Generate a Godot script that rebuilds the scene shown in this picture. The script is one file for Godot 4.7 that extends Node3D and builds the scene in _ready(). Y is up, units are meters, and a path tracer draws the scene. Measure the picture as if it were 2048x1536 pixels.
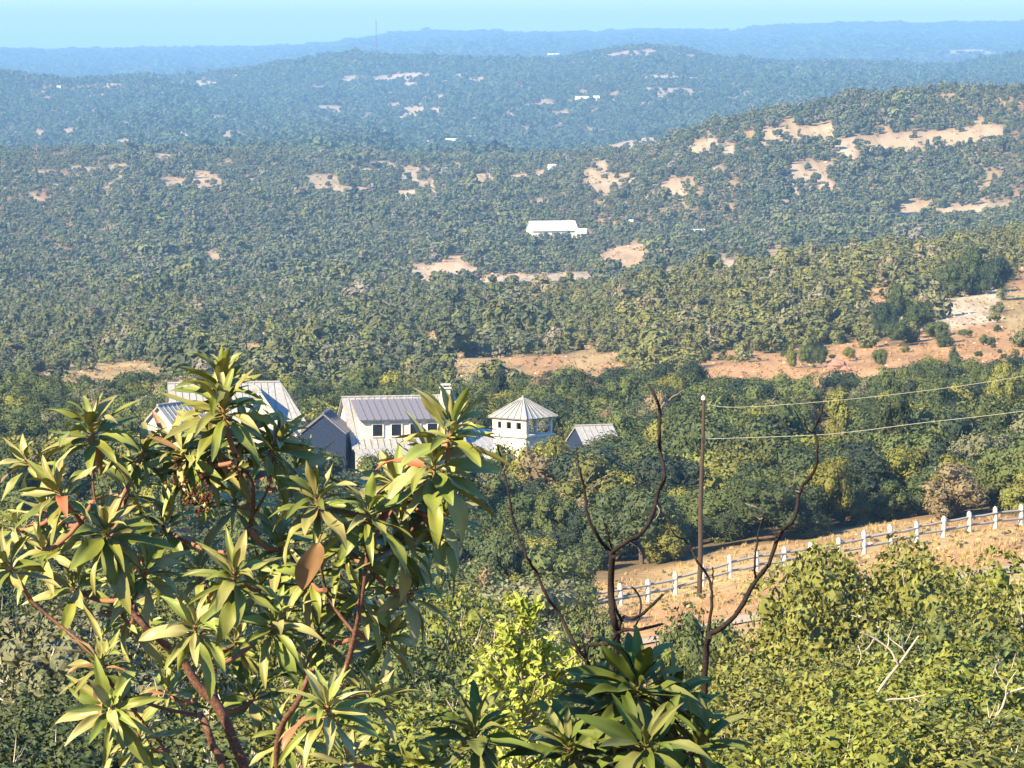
extends Node3D
# A hillside view over wooded limestone hills: a madrone and dead branches close by, a house, a fence
# and a utility pole in the middle distance, hazy ranges behind.

const F := 8000.0            # focal length in pixels of the 2048-pixel-wide photograph
const PITCH := 0.0839        # the camera looks down by this angle
const EYE := 30.0
const ROWS := 420
const COLS := 400
const U_MAX := 0.27
const BACK := 40.0

var rng := RandomNumberGenerator.new()
var hill_noise := FastNoiseLite.new()
var patch_noise := FastNoiseLite.new()
var fine_noise := FastNoiseLite.new()
var gh := PackedFloat32Array()      # ground heights, row by row
var gbare := PackedFloat32Array()   # 0 wooded .. 1 open ground
var gcol := PackedColorArray()
var used := {}

# ---------------------------------------------------------------- mesh collecting
class Shape:
	var v := PackedVector3Array()
	var n := PackedVector3Array()
	var c := PackedColorArray()
	var i := PackedInt32Array()
	var tint := Color.WHITE
	var smooth := true
	func p(pos: Vector3, nor := Vector3.UP) -> int:
		v.append(pos); n.append(nor); c.append(tint)
		return v.size() - 1
	func tri(a: int, b: int, d: int) -> void:
		i.append(a); i.append(b); i.append(d)
	# a flat polygon (convex), front face by right-hand order a,b,c seen anticlockwise
	func face(pts: Array) -> void:
		var nor: Vector3 = (pts[1] - pts[0]).cross(pts[2] - pts[0]).normalized()
		var at := v.size()
		for q in pts: p(q, nor)
		for k in range(1, pts.size() - 1): tri(at, at + k + 1, at + k)
	func box(lo: Vector3, hi: Vector3) -> void:
		var a := [Vector3(lo.x, lo.y, lo.z), Vector3(hi.x, lo.y, lo.z), Vector3(hi.x, hi.y, lo.z), Vector3(lo.x, hi.y, lo.z),
			Vector3(lo.x, lo.y, hi.z), Vector3(hi.x, lo.y, hi.z), Vector3(hi.x, hi.y, hi.z), Vector3(lo.x, hi.y, hi.z)]
		hexa(a)
	func hexa(a: Array) -> void:      # eight corners: back four, front four
		face([a[4], a[5], a[6], a[7]]); face([a[1], a[0], a[3], a[2]])
		face([a[0], a[4], a[7], a[3]]); face([a[5], a[1], a[2], a[6]])
		face([a[7], a[6], a[2], a[3]]); face([a[0], a[1], a[5], a[4]])
	# a slab lying on the quad a,b,c,d (anticlockwise from above), t thick downwards along its normal
	func slab(a: Vector3, b: Vector3, d: Vector3, e: Vector3, t: float) -> void:
		var nor := (b - a).cross(d - a).normalized() * t
		hexa([a - nor, b - nor, d - nor, e - nor, a, b, d, e])
	func tube(pts: Array, radii: Array, sides := 7, cap := true) -> void:
		var ref := Vector3.UP if absf((pts[-1] - pts[0]).normalized().y) < 0.9 else Vector3.RIGHT
		var first := v.size()
		for k in pts.size():
			var t: Vector3 = (pts[mini(k + 1, pts.size() - 1)] - pts[maxi(k - 1, 0)]).normalized()
			var sx := t.cross(ref).normalized()
			var sy := sx.cross(t).normalized()
			for s in sides:
				var a := TAU * s / sides
				var o := sx * cos(a) + sy * sin(a)
				p(pts[k] + o * radii[k], o)
		for k in pts.size() - 1:
			for s in sides:
				var a := first + k * sides + s
				var b := first + k * sides + (s + 1) % sides
				tri(a, b, a + sides); tri(b, b + sides, a + sides)
		if cap:
			for e in [0, pts.size() - 1]:
				var out: Vector3 = (pts[0] - pts[1]).normalized() if e == 0 else (pts[-1] - pts[-2]).normalized()
				var m := p(pts[e], out)
				for s in sides: p(v[first + e * sides + s], out)
				for s in sides:
					if e == 0: tri(m, m + 1 + (s + 1) % sides, m + 1 + s)
					else: tri(m, m + 1 + s, m + 1 + (s + 1) % sides)
	func done(with_normals := true, with_colors := false) -> ArrayMesh:
		var arr := []
		arr.resize(Mesh.ARRAY_MAX)
		arr[Mesh.ARRAY_VERTEX] = v
		if with_normals: arr[Mesh.ARRAY_NORMAL] = n
		if with_colors: arr[Mesh.ARRAY_COLOR] = c
		arr[Mesh.ARRAY_INDEX] = i
		var m := ArrayMesh.new()
		m.add_surface_from_arrays(Mesh.PRIMITIVE_TRIANGLES, arr)
		return m
	func smooth_normals() -> void:
		for k in n.size(): n[k] = Vector3.ZERO
		for t in range(0, i.size(), 3):
			var nor := (v[i[t + 2]] - v[i[t]]).cross(v[i[t + 1]] - v[i[t]])
			for k in 3: n[i[t + k]] += nor
		for k in n.size(): n[k] = n[k].normalized()

# ---------------------------------------------------------------- naming
func numbered(called: String) -> String:
	if not used.has(called):
		used[called] = 0
		return called
	used[called] += 1
	return "%s_%03d" % [called, used[called]]

func tag(o: Node3D, label: String, category := "", group := "", kind := "") -> Node3D:
	if label: o.set_meta("label", label)
	if category: o.set_meta("category", category)
	if group: o.set_meta("group", group)
	if kind: o.set_meta("kind", kind)
	return o

func thing(called: String, label: String, category: String, at := Vector3.ZERO, turn := 0.0, group := "") -> Node3D:
	var o := Node3D.new()
	o.name = numbered(called)
	add_child(o)
	o.position = at
	o.rotation.y = turn
	return tag(o, label, category, group)

func part(called: String, m: Mesh, mat: Material, parent: Node, at := Transform3D.IDENTITY) -> MeshInstance3D:
	var o := MeshInstance3D.new()
	o.mesh = m
	o.material_override = mat
	o.transform = at
	if parent == self:
		o.name = numbered(called)
		add_child(o)
	else:
		o.name = called
		parent.add_child(o, true)
	return o

func lin(r: float, g: float, b: float) -> Color:
	return Color(r, g, b).linear_to_srgb()

func mat(c: Color, rough := 0.8, spec := 0.4) -> StandardMaterial3D:
	var m := StandardMaterial3D.new()
	m.albedo_color = c
	m.roughness = rough
	m.metallic_specular = spec
	m.cull_mode = BaseMaterial3D.CULL_DISABLED
	return m

func grain(m: StandardMaterial3D, lo: Color, hi: Color, freq: float, scale: float, seed_ := 1) -> StandardMaterial3D:
	var t := NoiseTexture2D.new()
	var nz := FastNoiseLite.new()
	nz.seed = seed_
	nz.frequency = freq
	nz.fractal_octaves = 4
	t.noise = nz
	t.width = 256; t.height = 256; t.seamless = true
	var g := Gradient.new()
	g.colors = PackedColorArray([lo, hi])
	t.color_ramp = g
	m.albedo_texture = t
	m.uv1_triplanar = true
	m.uv1_scale = Vector3.ONE * scale
	return m

# ---------------------------------------------------------------- where things stand
func P(px: float, py: float, d: float) -> Vector3:     # the point seen there at depth d
	var cx := (px - 1024.0) / F
	var cy := -(py - 768.0) / F
	var w := cos(PITCH) + cy * sin(PITCH)
	return Vector3(0, EYE, 0) + Vector3(cx, cy * cos(PITCH) - sin(PITCH), -w) * (d / w)

func seen_at(q: Vector3) -> Vector2:                  # and back
	var r := q - Vector3(0, EYE, 0)
	var y := r.y * cos(PITCH) - r.z * sin(PITCH)
	var z := r.y * sin(PITCH) + r.z * cos(PITCH)
	return Vector2(1024.0 + F * r.x / -z, 768.0 - F * y / -z)

func cell(x: float, d: float) -> Vector2:
	return Vector2(log((d + BACK) / 20.0) / log(13640.0 / 20.0) * (ROWS - 1), (x / (d + BACK) / U_MAX * 0.5 + 0.5) * (COLS - 1))

func ground(x: float, d: float) -> float:
	var q := cell(x, d)
	var r := clampi(int(q.x), 0, ROWS - 2)
	var c := clampi(int(q.y), 0, COLS - 2)
	var fr := clampf(q.x - r, 0, 1)
	var fc := clampf(q.y - c, 0, 1)
	var k := r * COLS + c
	return lerpf(lerpf(gh[k], gh[k + 1], fc), lerpf(gh[k + COLS], gh[k + COLS + 1], fc), fr)

func bare(x: float, d: float) -> float:
	var q := cell(x, d)
	return gbare[clampi(roundi(q.x), 0, ROWS - 1) * COLS + clampi(roundi(q.y), 0, COLS - 1)]

func along(pts: Array, x: float) -> float:
	if x <= pts[0]: return pts[1]
	for k in range(2, pts.size(), 2):
		if x <= pts[k]:
			var t: float = (x - pts[k - 2]) / (pts[k] - pts[k - 2])
			return lerpf(pts[k - 1], pts[k + 1], t * t * (3 - 2 * t) * 0.6 + t * 0.4)
	return pts[-1]

# ================================================================ the scene
func _ready() -> void:
	# ---- camera, sky, sun, exposure
	var cam := Camera3D.new()
	cam.name = "camera"
	cam.fov = rad_to_deg(2.0 * atan(768.0 / F))
	cam.near = 0.5
	cam.far = 20000.0
	cam.position = Vector3(0, EYE, 0)
	cam.rotation.x = -PITCH
	add_child(cam)
	cam.current = true
	var env := Environment.new()
	env.background_mode = Environment.BG_SKY
	var sm := ProceduralSkyMaterial.new()
	sm.sky_top_color = Color(0.30, 0.56, 0.86)
	sm.sky_horizon_color = Color(0.82, 0.88, 0.86)
	sm.sky_curve = 0.13
	sm.ground_bottom_color = Color(0.33, 0.35, 0.27)
	sm.ground_horizon_color = Color(0.62, 0.72, 0.74)
	sm.sun_angle_max = 1.0
	var sky := Sky.new()
	sky.sky_material = sm
	env.sky = sky
	env.background_energy_multiplier = 0.56
	env.tonemap_mode = Environment.TONE_MAPPER_LINEAR
	env.tonemap_exposure = 3.45
	env.fog_enabled = true
	env.fog_density = 0.00014
	env.fog_light_color = Color(0.57, 0.785, 1.0)
	env.sdfgi_enabled = true
	env.ssao_enabled = true
	env.ssil_enabled = true
	var we := WorldEnvironment.new()
	we.name = "air"
	we.environment = env
	add_child(we)
	var sun := DirectionalLight3D.new()
	sun.name = "sun"
	sun.light_energy = 1.6
	sun.light_color = Color(1.0, 0.905, 0.73)
	sun.light_angular_distance = 0.5
	sun.shadow_enabled = true
	add_child(sun)
	sun.look_at_from_position(Vector3(-0.72, 0.62, 0.60), Vector3.ZERO)

	rng.seed = 7
	hill_noise.seed = 3; hill_noise.frequency = 1.0; hill_noise.fractal_octaves = 5
	patch_noise.seed = 11; patch_noise.frequency = 1.0; patch_noise.fractal_octaves = 3
	fine_noise.seed = 23; fine_noise.frequency = 1.0; fine_noise.fractal_octaves = 4

	build_ground()
	build_track()
	build_houses()
	build_far_buildings()
	build_fence()
	build_pole()
	build_woods()
	build_dead_branches()
	build_madrone()

# ---------------------------------------------------------------- the ground
# each row: depth in metres, then (photo x, photo y of the ground there) pairs
var lay := [
	[130.0, [0.0, 1480.0, 1024.0, 1470.0, 2048.0, 1400.0]],
	[170.0, [0.0, 1365.0, 1024.0, 1342.0, 1536.0, 1275.0, 2048.0, 1190.0]],
	[190.0, [0.0, 1310.0, 1024.0, 1290.0, 1280.0, 1255.0, 1536.0, 1195.0, 2048.0, 1115.0]],
	[215.0, [0.0, 1248.0, 1024.0, 1235.0, 1280.0, 1187.0, 1536.0, 1135.0, 2048.0, 1062.0]],
	[290.0, [0.0, 965.0, 1024.0, 964.0, 1536.0, 965.0, 2048.0, 945.0]],
	[400.0, [0.0, 838.0, 1024.0, 835.0, 1536.0, 820.0, 2048.0, 790.0]],
	[450.0, [0.0, 805.0, 1024.0, 795.0, 1536.0, 775.0, 2048.0, 752.0]],
	[500.0, [0.0, 783.0, 1024.0, 760.0, 1536.0, 735.0, 2048.0, 705.0]],
	[600.0, [0.0, 735.0, 1024.0, 705.0, 1536.0, 665.0, 2048.0, 620.0]],
	[700.0, [0.0, 690.0, 512.0, 690.0, 1024.0, 655.0, 1536.0, 595.0, 2048.0, 535.0]],
	[820.0, [0.0, 645.0, 512.0, 645.0, 1024.0, 608.0, 1280.0, 575.0, 1536.0, 540.0, 1800.0, 510.0, 2048.0, 474.0]],
	[880.0, [0.0, 628.0, 512.0, 628.0, 1024.0, 604.0, 1280.0, 585.0, 1536.0, 558.0, 1800.0, 532.0, 2048.0, 500.0]],
	[1000.0, [0.0, 592.0, 1024.0, 578.0, 1536.0, 560.0, 2048.0, 530.0]],
	[1200.0, [0.0, 545.0, 1024.0, 548.0, 1536.0, 520.0, 2048.0, 492.0]],
	[1450.0, [0.0, 492.0, 1024.0, 489.0, 1536.0, 445.0, 2048.0, 412.0]],
	[1600.0, [0.0, 435.0, 1024.0, 420.0, 1536.0, 330.0, 2048.0, 288.0]],
	[1780.0, [0.0, 378.0, 1024.0, 366.0, 1280.0, 315.0, 1440.0, 255.0, 1640.0, 225.0, 1700.0, 200.0, 2048.0, 192.0]],
	[2050.0, [0.0, 314.0, 1024.0, 306.0, 1280.0, 285.0, 1440.0, 262.0, 2048.0, 250.0]],
	[2600.0, [0.0, 330.0, 1024.0, 325.0, 2048.0, 300.0]],
	[3500.0, [0.0, 258.0, 1024.0, 252.0, 2048.0, 225.0]],
	[4400.0, [0.0, 134.0, 100.0, 138.0, 150.0, 150.0, 300.0, 158.0, 420.0, 185.0, 700.0, 190.0, 1024.0, 170.0, 1400.0, 160.0, 1700.0, 160.0, 2048.0, 150.0]],
	[5200.0, [0.0, 170.0, 330.0, 158.0, 480.0, 142.0, 570.0, 122.0, 720.0, 112.0, 850.0, 106.0, 960.0, 118.0, 1100.0, 118.0, 1180.0, 105.0, 1280.0, 98.0, 1500.0, 108.0, 1640.0, 123.0, 1740.0, 125.0, 1900.0, 123.0, 1960.0, 113.0, 2048.0, 108.0]],
	[6300.0, [0.0, 190.0, 1024.0, 180.0, 2048.0, 180.0]],
	[8500.0, [0.0, 142.0, 400.0, 142.0, 700.0, 120.0, 850.0, 105.0, 2048.0, 100.0]],
	[10500.0, [0.0, 109.0, 400.0, 109.0, 640.0, 103.0, 720.0, 90.0, 800.0, 82.0, 2048.0, 75.0]],
	[12500.0, [0.0, 101.0, 640.0, 95.0, 720.0, 86.0, 800.0, 69.0, 860.0, 64.0, 960.0, 65.0, 1040.0, 72.0, 1070.0, 71.0, 1150.0, 65.0, 1300.0, 61.0, 1380.0, 62.0, 1470.0, 66.0, 1500.0, 57.0, 1560.0, 53.0, 1800.0, 49.0, 2048.0, 45.0]],
	[13600.0, [0.0, 130.0, 2048.0, 110.0]],
]
var near_lay := [[-20.0, -1.0], [0.0, -1.7], [8.0, -3.4], [20.0, -6.2], [40.0, -10.0], [75.0, -15.6], [105.0, -19.6]]
# open ground: photo x, y, width, height, soil (0 orange earth, 1 dry grass, 2 pale limestone)
var clearings := [
	[185, 738, 360, 22, 1], [1000, 732, 300, 62, 1], [1130, 724, 250, 60, 0], [1180, 702, 110, 16, 1], [1225, 745, 90, 40, 0],
	[1790, 712, 640, 80, 0], [1480, 735, 260, 46, 0], [1930, 665, 260, 40, 0], [1945, 592, 150, 26, 2], [1760, 592, 70, 34, 0], [2045, 560, 60, 60, 0],
	[2040, 600, 80, 30, 1], [2000, 850, 170, 40, 0], [1660, 855, 110, 34, 0], [660, 800, 60, 40, 0], [900, 668, 100, 14, 1], [500, 695, 50, 30, 1], [530, 690, 30, 50, 1], [800, 755, 60, 20, 0],
	[905, 528, 60, 22, 0], [850, 541, 60, 11, 2], [930, 540, 60, 10, 2], [1090, 548, 270, 15, 2], [1240, 506, 120, 26, 0], [1345, 540, 56, 12, 2], [1470, 516, 110, 8, 2], [1560, 506, 70, 8, 0],
	[1830, 414, 80, 22, 0], [1940, 411, 200, 6, 2], [1190, 345, 80, 32, 0], [1190, 324, 60, 7, 2], [1240, 290, 130, 13, 0], [1420, 256, 80, 18, 0], [1400, 292, 55, 14, 2], [1452, 292, 28, 12, 2],
	[1560, 264, 90, 14, 0], [1630, 262, 60, 22, 0], [1860, 273, 390, 20, 0], [1700, 292, 50, 10, 2], [1620, 325, 110, 5, 0],
	[1040, 350, 60, 9, 2], [960, 356, 60, 11, 0], [640, 357, 90, 14, 1], [420, 367, 60, 14, 0], [340, 367, 60, 11, 1], [670, 373, 90, 9, 0], [60, 392, 60, 9, 1], [215, 376, 30, 14, 0], [860, 370, 40, 11, 1], [1200, 380, 50, 10, 0], [430, 508, 30, 14, 1],
	[40, 262, 24, 9, 1], [85, 260, 28, 13, 0], [140, 259, 50, 9, 0], [470, 268, 80, 18, 0], [590, 281, 100, 6, 0], [635, 271, 60, 9, 2], [665, 220, 56, 8, 0], [710, 218, 40, 7, 2], [640, 216, 36, 12, 0],
	[830, 218, 40, 12, 0], [870, 222, 30, 11, 0], [1060, 256, 60, 13, 0], [1120, 251, 40, 9, 2], [1350, 155, 150, 7, 2], [1370, 182, 100, 9, 0], [390, 166, 90, 8, 2], [410, 198, 40, 8, 2], [375, 205, 20, 10, 2],
	[60, 163, 20, 9, 0], [580, 116, 40, 6, 0], [950, 162, 50, 8, 0], [800, 156, 120, 5, 2], [1240, 106, 150, 7, 0], [1380, 110, 60, 6, 0], [1930, 104, 130, 12, 2], [700, 160, 60, 5, 2], [870, 196, 50, 5, 2], [350, 262, 40, 6, 2], [300, 262, 30, 6, 2], [690, 285, 40, 5, 2], [1170, 180, 40, 6, 0], [1090, 196, 30, 5, 2], [1500, 185, 40, 6, 2],
]

func lay_height(k: int, px: float) -> float:
	return P(px, along(lay[k][1], px), lay[k][0]).y

func build_ground() -> void:
	gh.resize(ROWS * COLS); gbare.resize(ROWS * COLS); gcol.resize(ROWS * COLS)
	var verts := PackedVector3Array()
	verts.resize(ROWS * COLS)
	var step := log(13640.0 / 20.0) / (ROWS - 1)
	for r in ROWS:
		var d := 20.0 * exp(step * r) - BACK
		var k := 0
		while k < lay.size() - 1 and lay[k + 1][0] < d: k += 1
		for c in COLS:
			var x: float = (float(c) / (COLS - 1) * 2.0 - 1.0) * U_MAX * (d + BACK)
			var px := 1024.0 + F * x / maxf(d, 30.0)
			var h := 0.0
			if d < lay[0][0]:
				var m := 0
				while m < near_lay.size() - 1 and near_lay[m + 1][0] < d: m += 1
				var b: Array = near_lay[m + 1] if m < near_lay.size() - 1 else [lay[0][0], lay_height(0, px) - EYE]
				h = EYE + lerpf(near_lay[m][1], b[1], clampf((d - near_lay[m][0]) / (b[0] - near_lay[m][0]), 0, 1))
			else:
				var t := clampf((d - lay[k][0]) / (lay[mini(k + 1, lay.size() - 1)][0] - lay[k][0] + 1e-3), 0, 1)
				h = lerpf(lay_height(k, px), lay_height(mini(k + 1, lay.size() - 1), px), t)
			var wob := clampf((d - 300.0) * 0.0012, 0.0, 1.0) * minf(0.0009 * d, 5.0)
			h += hill_noise.get_noise_2d(x / (60.0 + d * 0.05), d / (60.0 + d * 0.05)) * wob * 1.6
			if d > 800.0 and d < 6500.0:
				var amp := clampf((d - 800.0) / 2500.0, 0.0, 1.0) * clampf((6500.0 - d) / 1200.0, 0.0, 1.0) * (9.0 if d < 4300.0 else 6.0)
				h += hill_noise.get_noise_2d(x / (180.0 + d * 0.07) + 50.0, d / (150.0 + d * 0.11)) * amp * 2.2
			gh[r * COLS + c] = h
			verts[r * COLS + c] = Vector3(x, h, -d)
	# open ground
	var spots := []
	for s in clearings:
		if s[1] < 330: s[3] *= 0.72
		var far_d := depth_of(s[0], s[1] - s[3] * 0.5)
		var near_d := depth_of(s[0], s[1] + s[3] * 0.5 + (3.8 if far_d < 1000.0 else 5.0 if far_d < 1420.0 else 3.8 if far_d < 2350.0 else 4.6) * F / depth_of(s[0], s[1] + s[3] * 0.5))
		spots.append([float(s[0]), s[2] * 0.5, (far_d + near_d) * 0.5, maxf((far_d - near_d) * 0.5, 6.0), s[4]])
	var sr := RandomNumberGenerator.new()
	sr.seed = 99
	for k in 140:
		var py := sr.randf_range(150.0, 400.0)
		if k >= 70: py = sr.randf_range(128.0, 292.0)
		elif k % 3 == 0: py = sr.randf_range(335.0, 385.0)
		var px := sr.randf_range(-100.0, 1700.0)
		var w := sr.randf_range(24.0, 85.0) if k < 70 else sr.randf_range(10.0, 48.0)
		var far_d := depth_of(px, py - 2.0)
		var near_d := depth_of(px, py + 0.5 + 3.3 * F / far_d)
		if far_d > 5300.0: continue
		spots.append([px, w * 0.5, (far_d + near_d) * 0.5, maxf((far_d - near_d) * 0.5, 8.0), sr.randi() % 3])
	var orange := [Color(0.41, 0.245, 0.125), Color(0.38, 0.285, 0.145), Color(0.50, 0.42, 0.32)]
	for r in ROWS:
		var d := 20.0 * exp(step * r) - BACK
		for c in COLS:
			var at := r * COLS + c
			var x := verts[at].x
			var px := 1024.0 + F * x / maxf(d, 30.0)
			var wood := Color(0.19, 0.145, 0.085)
			var fq := 0.03 * minf(1.0, 900.0 / maxf(d, 1.0))
			var nz := patch_noise.get_noise_2d(x * fq + 40, d * fq)
			var fz := fine_noise.get_noise_2d(x * 0.16, d * 0.16)
			var b := 0.0
			var col := wood.lerp(Color(0.30, 0.20, 0.11), clampf(nz * 1.5 + 0.3, 0, 1))
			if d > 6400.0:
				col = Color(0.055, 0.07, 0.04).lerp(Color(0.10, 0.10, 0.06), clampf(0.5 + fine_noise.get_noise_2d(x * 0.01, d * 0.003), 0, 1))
			var open := clampf(patch_noise.get_noise_2d(px * 0.012 + 300, log(d + BACK) * 22.0) * 3.6 - (0.62 if d > 1300.0 else 1.0), 0, 0.85) if d > 440 and d < 5300 else 0.0
			if open > 0.1:
				b = open
				col = col.lerp(orange[0].lerp(orange[1], clampf(0.5 + nz * 2.0, 0, 1)), open)
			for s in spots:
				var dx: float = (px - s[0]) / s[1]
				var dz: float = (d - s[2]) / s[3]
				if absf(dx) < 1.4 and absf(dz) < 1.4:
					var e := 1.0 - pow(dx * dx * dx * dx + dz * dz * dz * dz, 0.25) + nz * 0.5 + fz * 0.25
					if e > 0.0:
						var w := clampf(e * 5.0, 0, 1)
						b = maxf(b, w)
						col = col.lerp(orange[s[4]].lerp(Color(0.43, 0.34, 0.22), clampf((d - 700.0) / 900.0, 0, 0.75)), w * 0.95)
			if d > 60 and d < 246 and px > 1060:
				var e := minf(minf((px - 1120.0) / 90.0, (d - 100.0) / 6.0), (lerpf(224.0, 236.0, clampf((px - 1120) / 500.0, 0, 1)) + nz * 9.0 - d) / 3.0)
				var w := clampf(e, 0, 1)
				b = maxf(b, w)
				col = col.lerp(orange[0].lerp(orange[1], clampf(0.62 + nz * 2.2, 0, 1)), w)
			var shade := 1.0 + fz * 0.45 + nz * 0.2
			gbare[at] = b
			gcol[at] = Color(col.r * shade, col.g * shade, col.b * shade)
	var st := Shape.new()
	st.v = verts
	st.c = gcol
	var nn := PackedVector3Array()
	nn.resize(ROWS * COLS)
	var ii := PackedInt32Array()
	ii.resize((ROWS - 1) * (COLS - 1) * 6)
	var o := 0
	for r in ROWS:
		for c in COLS:
			var a := r * COLS + c
			var dx := verts[a + (1 if c < COLS - 1 else 0)] - verts[a - (1 if c > 0 else 0)]
			var dz := verts[a - (COLS if r > 0 else 0)] - verts[a + (COLS if r < ROWS - 1 else 0)]
			nn[a] = dz.cross(dx).normalized()
			if r < ROWS - 1 and c < COLS - 1:
				ii[o] = a; ii[o + 1] = a + COLS; ii[o + 2] = a + 1
				ii[o + 3] = a + 1; ii[o + 4] = a + COLS; ii[o + 5] = a + COLS + 1
				o += 6
	st.n = nn
	st.i = ii
	var m := mat(Color.WHITE, 0.95, 0.2)
	m.vertex_color_use_as_albedo = true
	grain(m, Color(0.74, 0.74, 0.74), Color(1, 1, 1), 0.03, 0.12, 5)
	m.uv1_world_triplanar = true
	tag(part("ground", st.done(true, true), m, self), "wooded hills of orange earth, limestone and dry grass", "ground", "", "structure")

func depth_of(px: float, py: float) -> float:      # where the sight line meets the ground
	var d := 150.0
	while d < 13000.0:
		var x := (px - 1024.0) / F * d
		if seen_at(Vector3(x, ground(x, d), -d)).y <= py: return d
		d *= 1.006
	return 13000.0

func build_track() -> void:
	var st := Shape.new()
	var edge := []
	for k in 30:
		var t := k / 29.0
		var px := lerpf(1060.0, 2300.0, t)
		var d := lerpf(175.0, 186.0, t) + sin(t * 5.0) * 0.8
		edge.append([px, d])
	for k in edge.size():
		for s in [-1.0, 0.0, 1.0]:
			var d: float = edge[k][1] + s * 2.0
			var x: float = (edge[k][0] - 1024.0) / F * d
			st.tint = Color.WHITE
			st.p(Vector3(x, ground(x, d) + (0.13 if s == 0.0 else 0.07), -d))
	for k in edge.size() - 1:
		for s in 2:
			var a := k * 3 + s
			st.tri(a, a + 1, a + 3); st.tri(a + 3, a + 1, a + 4)
	st.smooth_normals()
	for k in st.n.size():
		if st.n[k].y < 0: st.n[k] = -st.n[k]
	var m := grain(mat(Color.WHITE, 0.95, 0.2), lin(0.20, 0.165, 0.13), lin(0.40, 0.345, 0.28), 0.05, 0.4, 9)
	tag(part("gravel_track", st.done(), m, self), "pale grey gravel track crossing the orange earth below the fence", "track", "", "structure")

# ---------------------------------------------------------------- houses
var m_roof: StandardMaterial3D
var m_roof_dark: StandardMaterial3D
var m_white: StandardMaterial3D
var m_slate: StandardMaterial3D
var m_glass: StandardMaterial3D
var m_wood: StandardMaterial3D
var m_dark: StandardMaterial3D

# one roof plane: eave edge a -> b, ridge edge c (above b) -> e (above a), with standing seams every gap metres
func plane(st: Shape, a: Vector3, b: Vector3, c: Vector3, e: Vector3, gap := 0.45) -> void:
	st.slab(a, b, c, e, 0.1)
	var n := (b - a).cross(c - a).normalized()
	var count := int((b - a).length() / gap)
	for k in range(1, count):
		var t := float(k) / count
		var lo := a.lerp(b, t)
		var hi := e.lerp(c, t)
		if (hi - lo).length() < 0.3: continue
		var s := (b - a).normalized() * 0.025
		st.hexa([lo - s + n * 0.001, lo + s + n * 0.001, hi + s + n * 0.001, hi - s + n * 0.001, lo - s + n * 0.055, lo + s + n * 0.055, hi + s + n * 0.055, hi - s + n * 0.055])

func gable_roof(x0: float, x1: float, ridge: float, eave: float, zf: float, zb: float, zr := 0.0) -> Shape:
	var st := Shape.new()
	plane(st, Vector3(x0, eave, zf), Vector3(x1, eave, zf), Vector3(x1, ridge, zr), Vector3(x0, ridge, zr))
	plane(st, Vector3(x1, eave, zb), Vector3(x0, eave, zb), Vector3(x0, ridge, zr), Vector3(x1, ridge, zr))
	st.tube([Vector3(x0, ridge + 0.02, zr), Vector3(x1, ridge + 0.02, zr)], [0.09, 0.09], 6)
	return st

# walls of a gabled block under such a roof
func gable_body(x0: float, x1: float, ridge: float, eave: float, zf: float, zb: float, zr := 0.0, base := -1.0) -> Shape:
	var st := Shape.new()
	for x in [x0, x1]:
		var pts := [Vector3(x, base, zb), Vector3(x, base, zf), Vector3(x, eave, zf), Vector3(x, ridge, zr), Vector3(x, eave, zb)]
		if x == x1: pts.reverse()
		st.face(pts)
	st.face([Vector3(x0, base, zf), Vector3(x1, base, zf), Vector3(x1, eave, zf), Vector3(x0, eave, zf)])
	st.face([Vector3(x1, base, zb), Vector3(x0, base, zb), Vector3(x0, eave, zb), Vector3(x1, eave, zb)])
	return st

# a window on a wall whose outer face lies at z: frame > pane as sub-part
func window(parent: Node, x: float, y: float, w: float, h: float, z: float, turn := Transform3D.IDENTITY) -> void:
	var st := Shape.new()
	var f := 0.08
	st.box(Vector3(x - w / 2 - f, y - h / 2 - f, z), Vector3(x + w / 2 + f, y - h / 2, z + 0.07))
	st.box(Vector3(x - w / 2 - f, y + h / 2, z), Vector3(x + w / 2 + f, y + h / 2 + f, z + 0.07))
	for s in [-1.0, 1.0]:
		st.box(Vector3(x + s * (w / 2 + f / 2) - f / 2, y - h / 2, z), Vector3(x + s * (w / 2 + f / 2) + f / 2, y + h / 2, z + 0.068))
	var o := part("window", st.done(), m_white, parent, turn)
	var g := Shape.new()
	g.box(Vector3(x - w / 2, y - h / 2, z - 0.01), Vector3(x + w / 2, y + h / 2, z + 0.02))
	part("pane", g.done(), m_glass, o)

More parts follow.
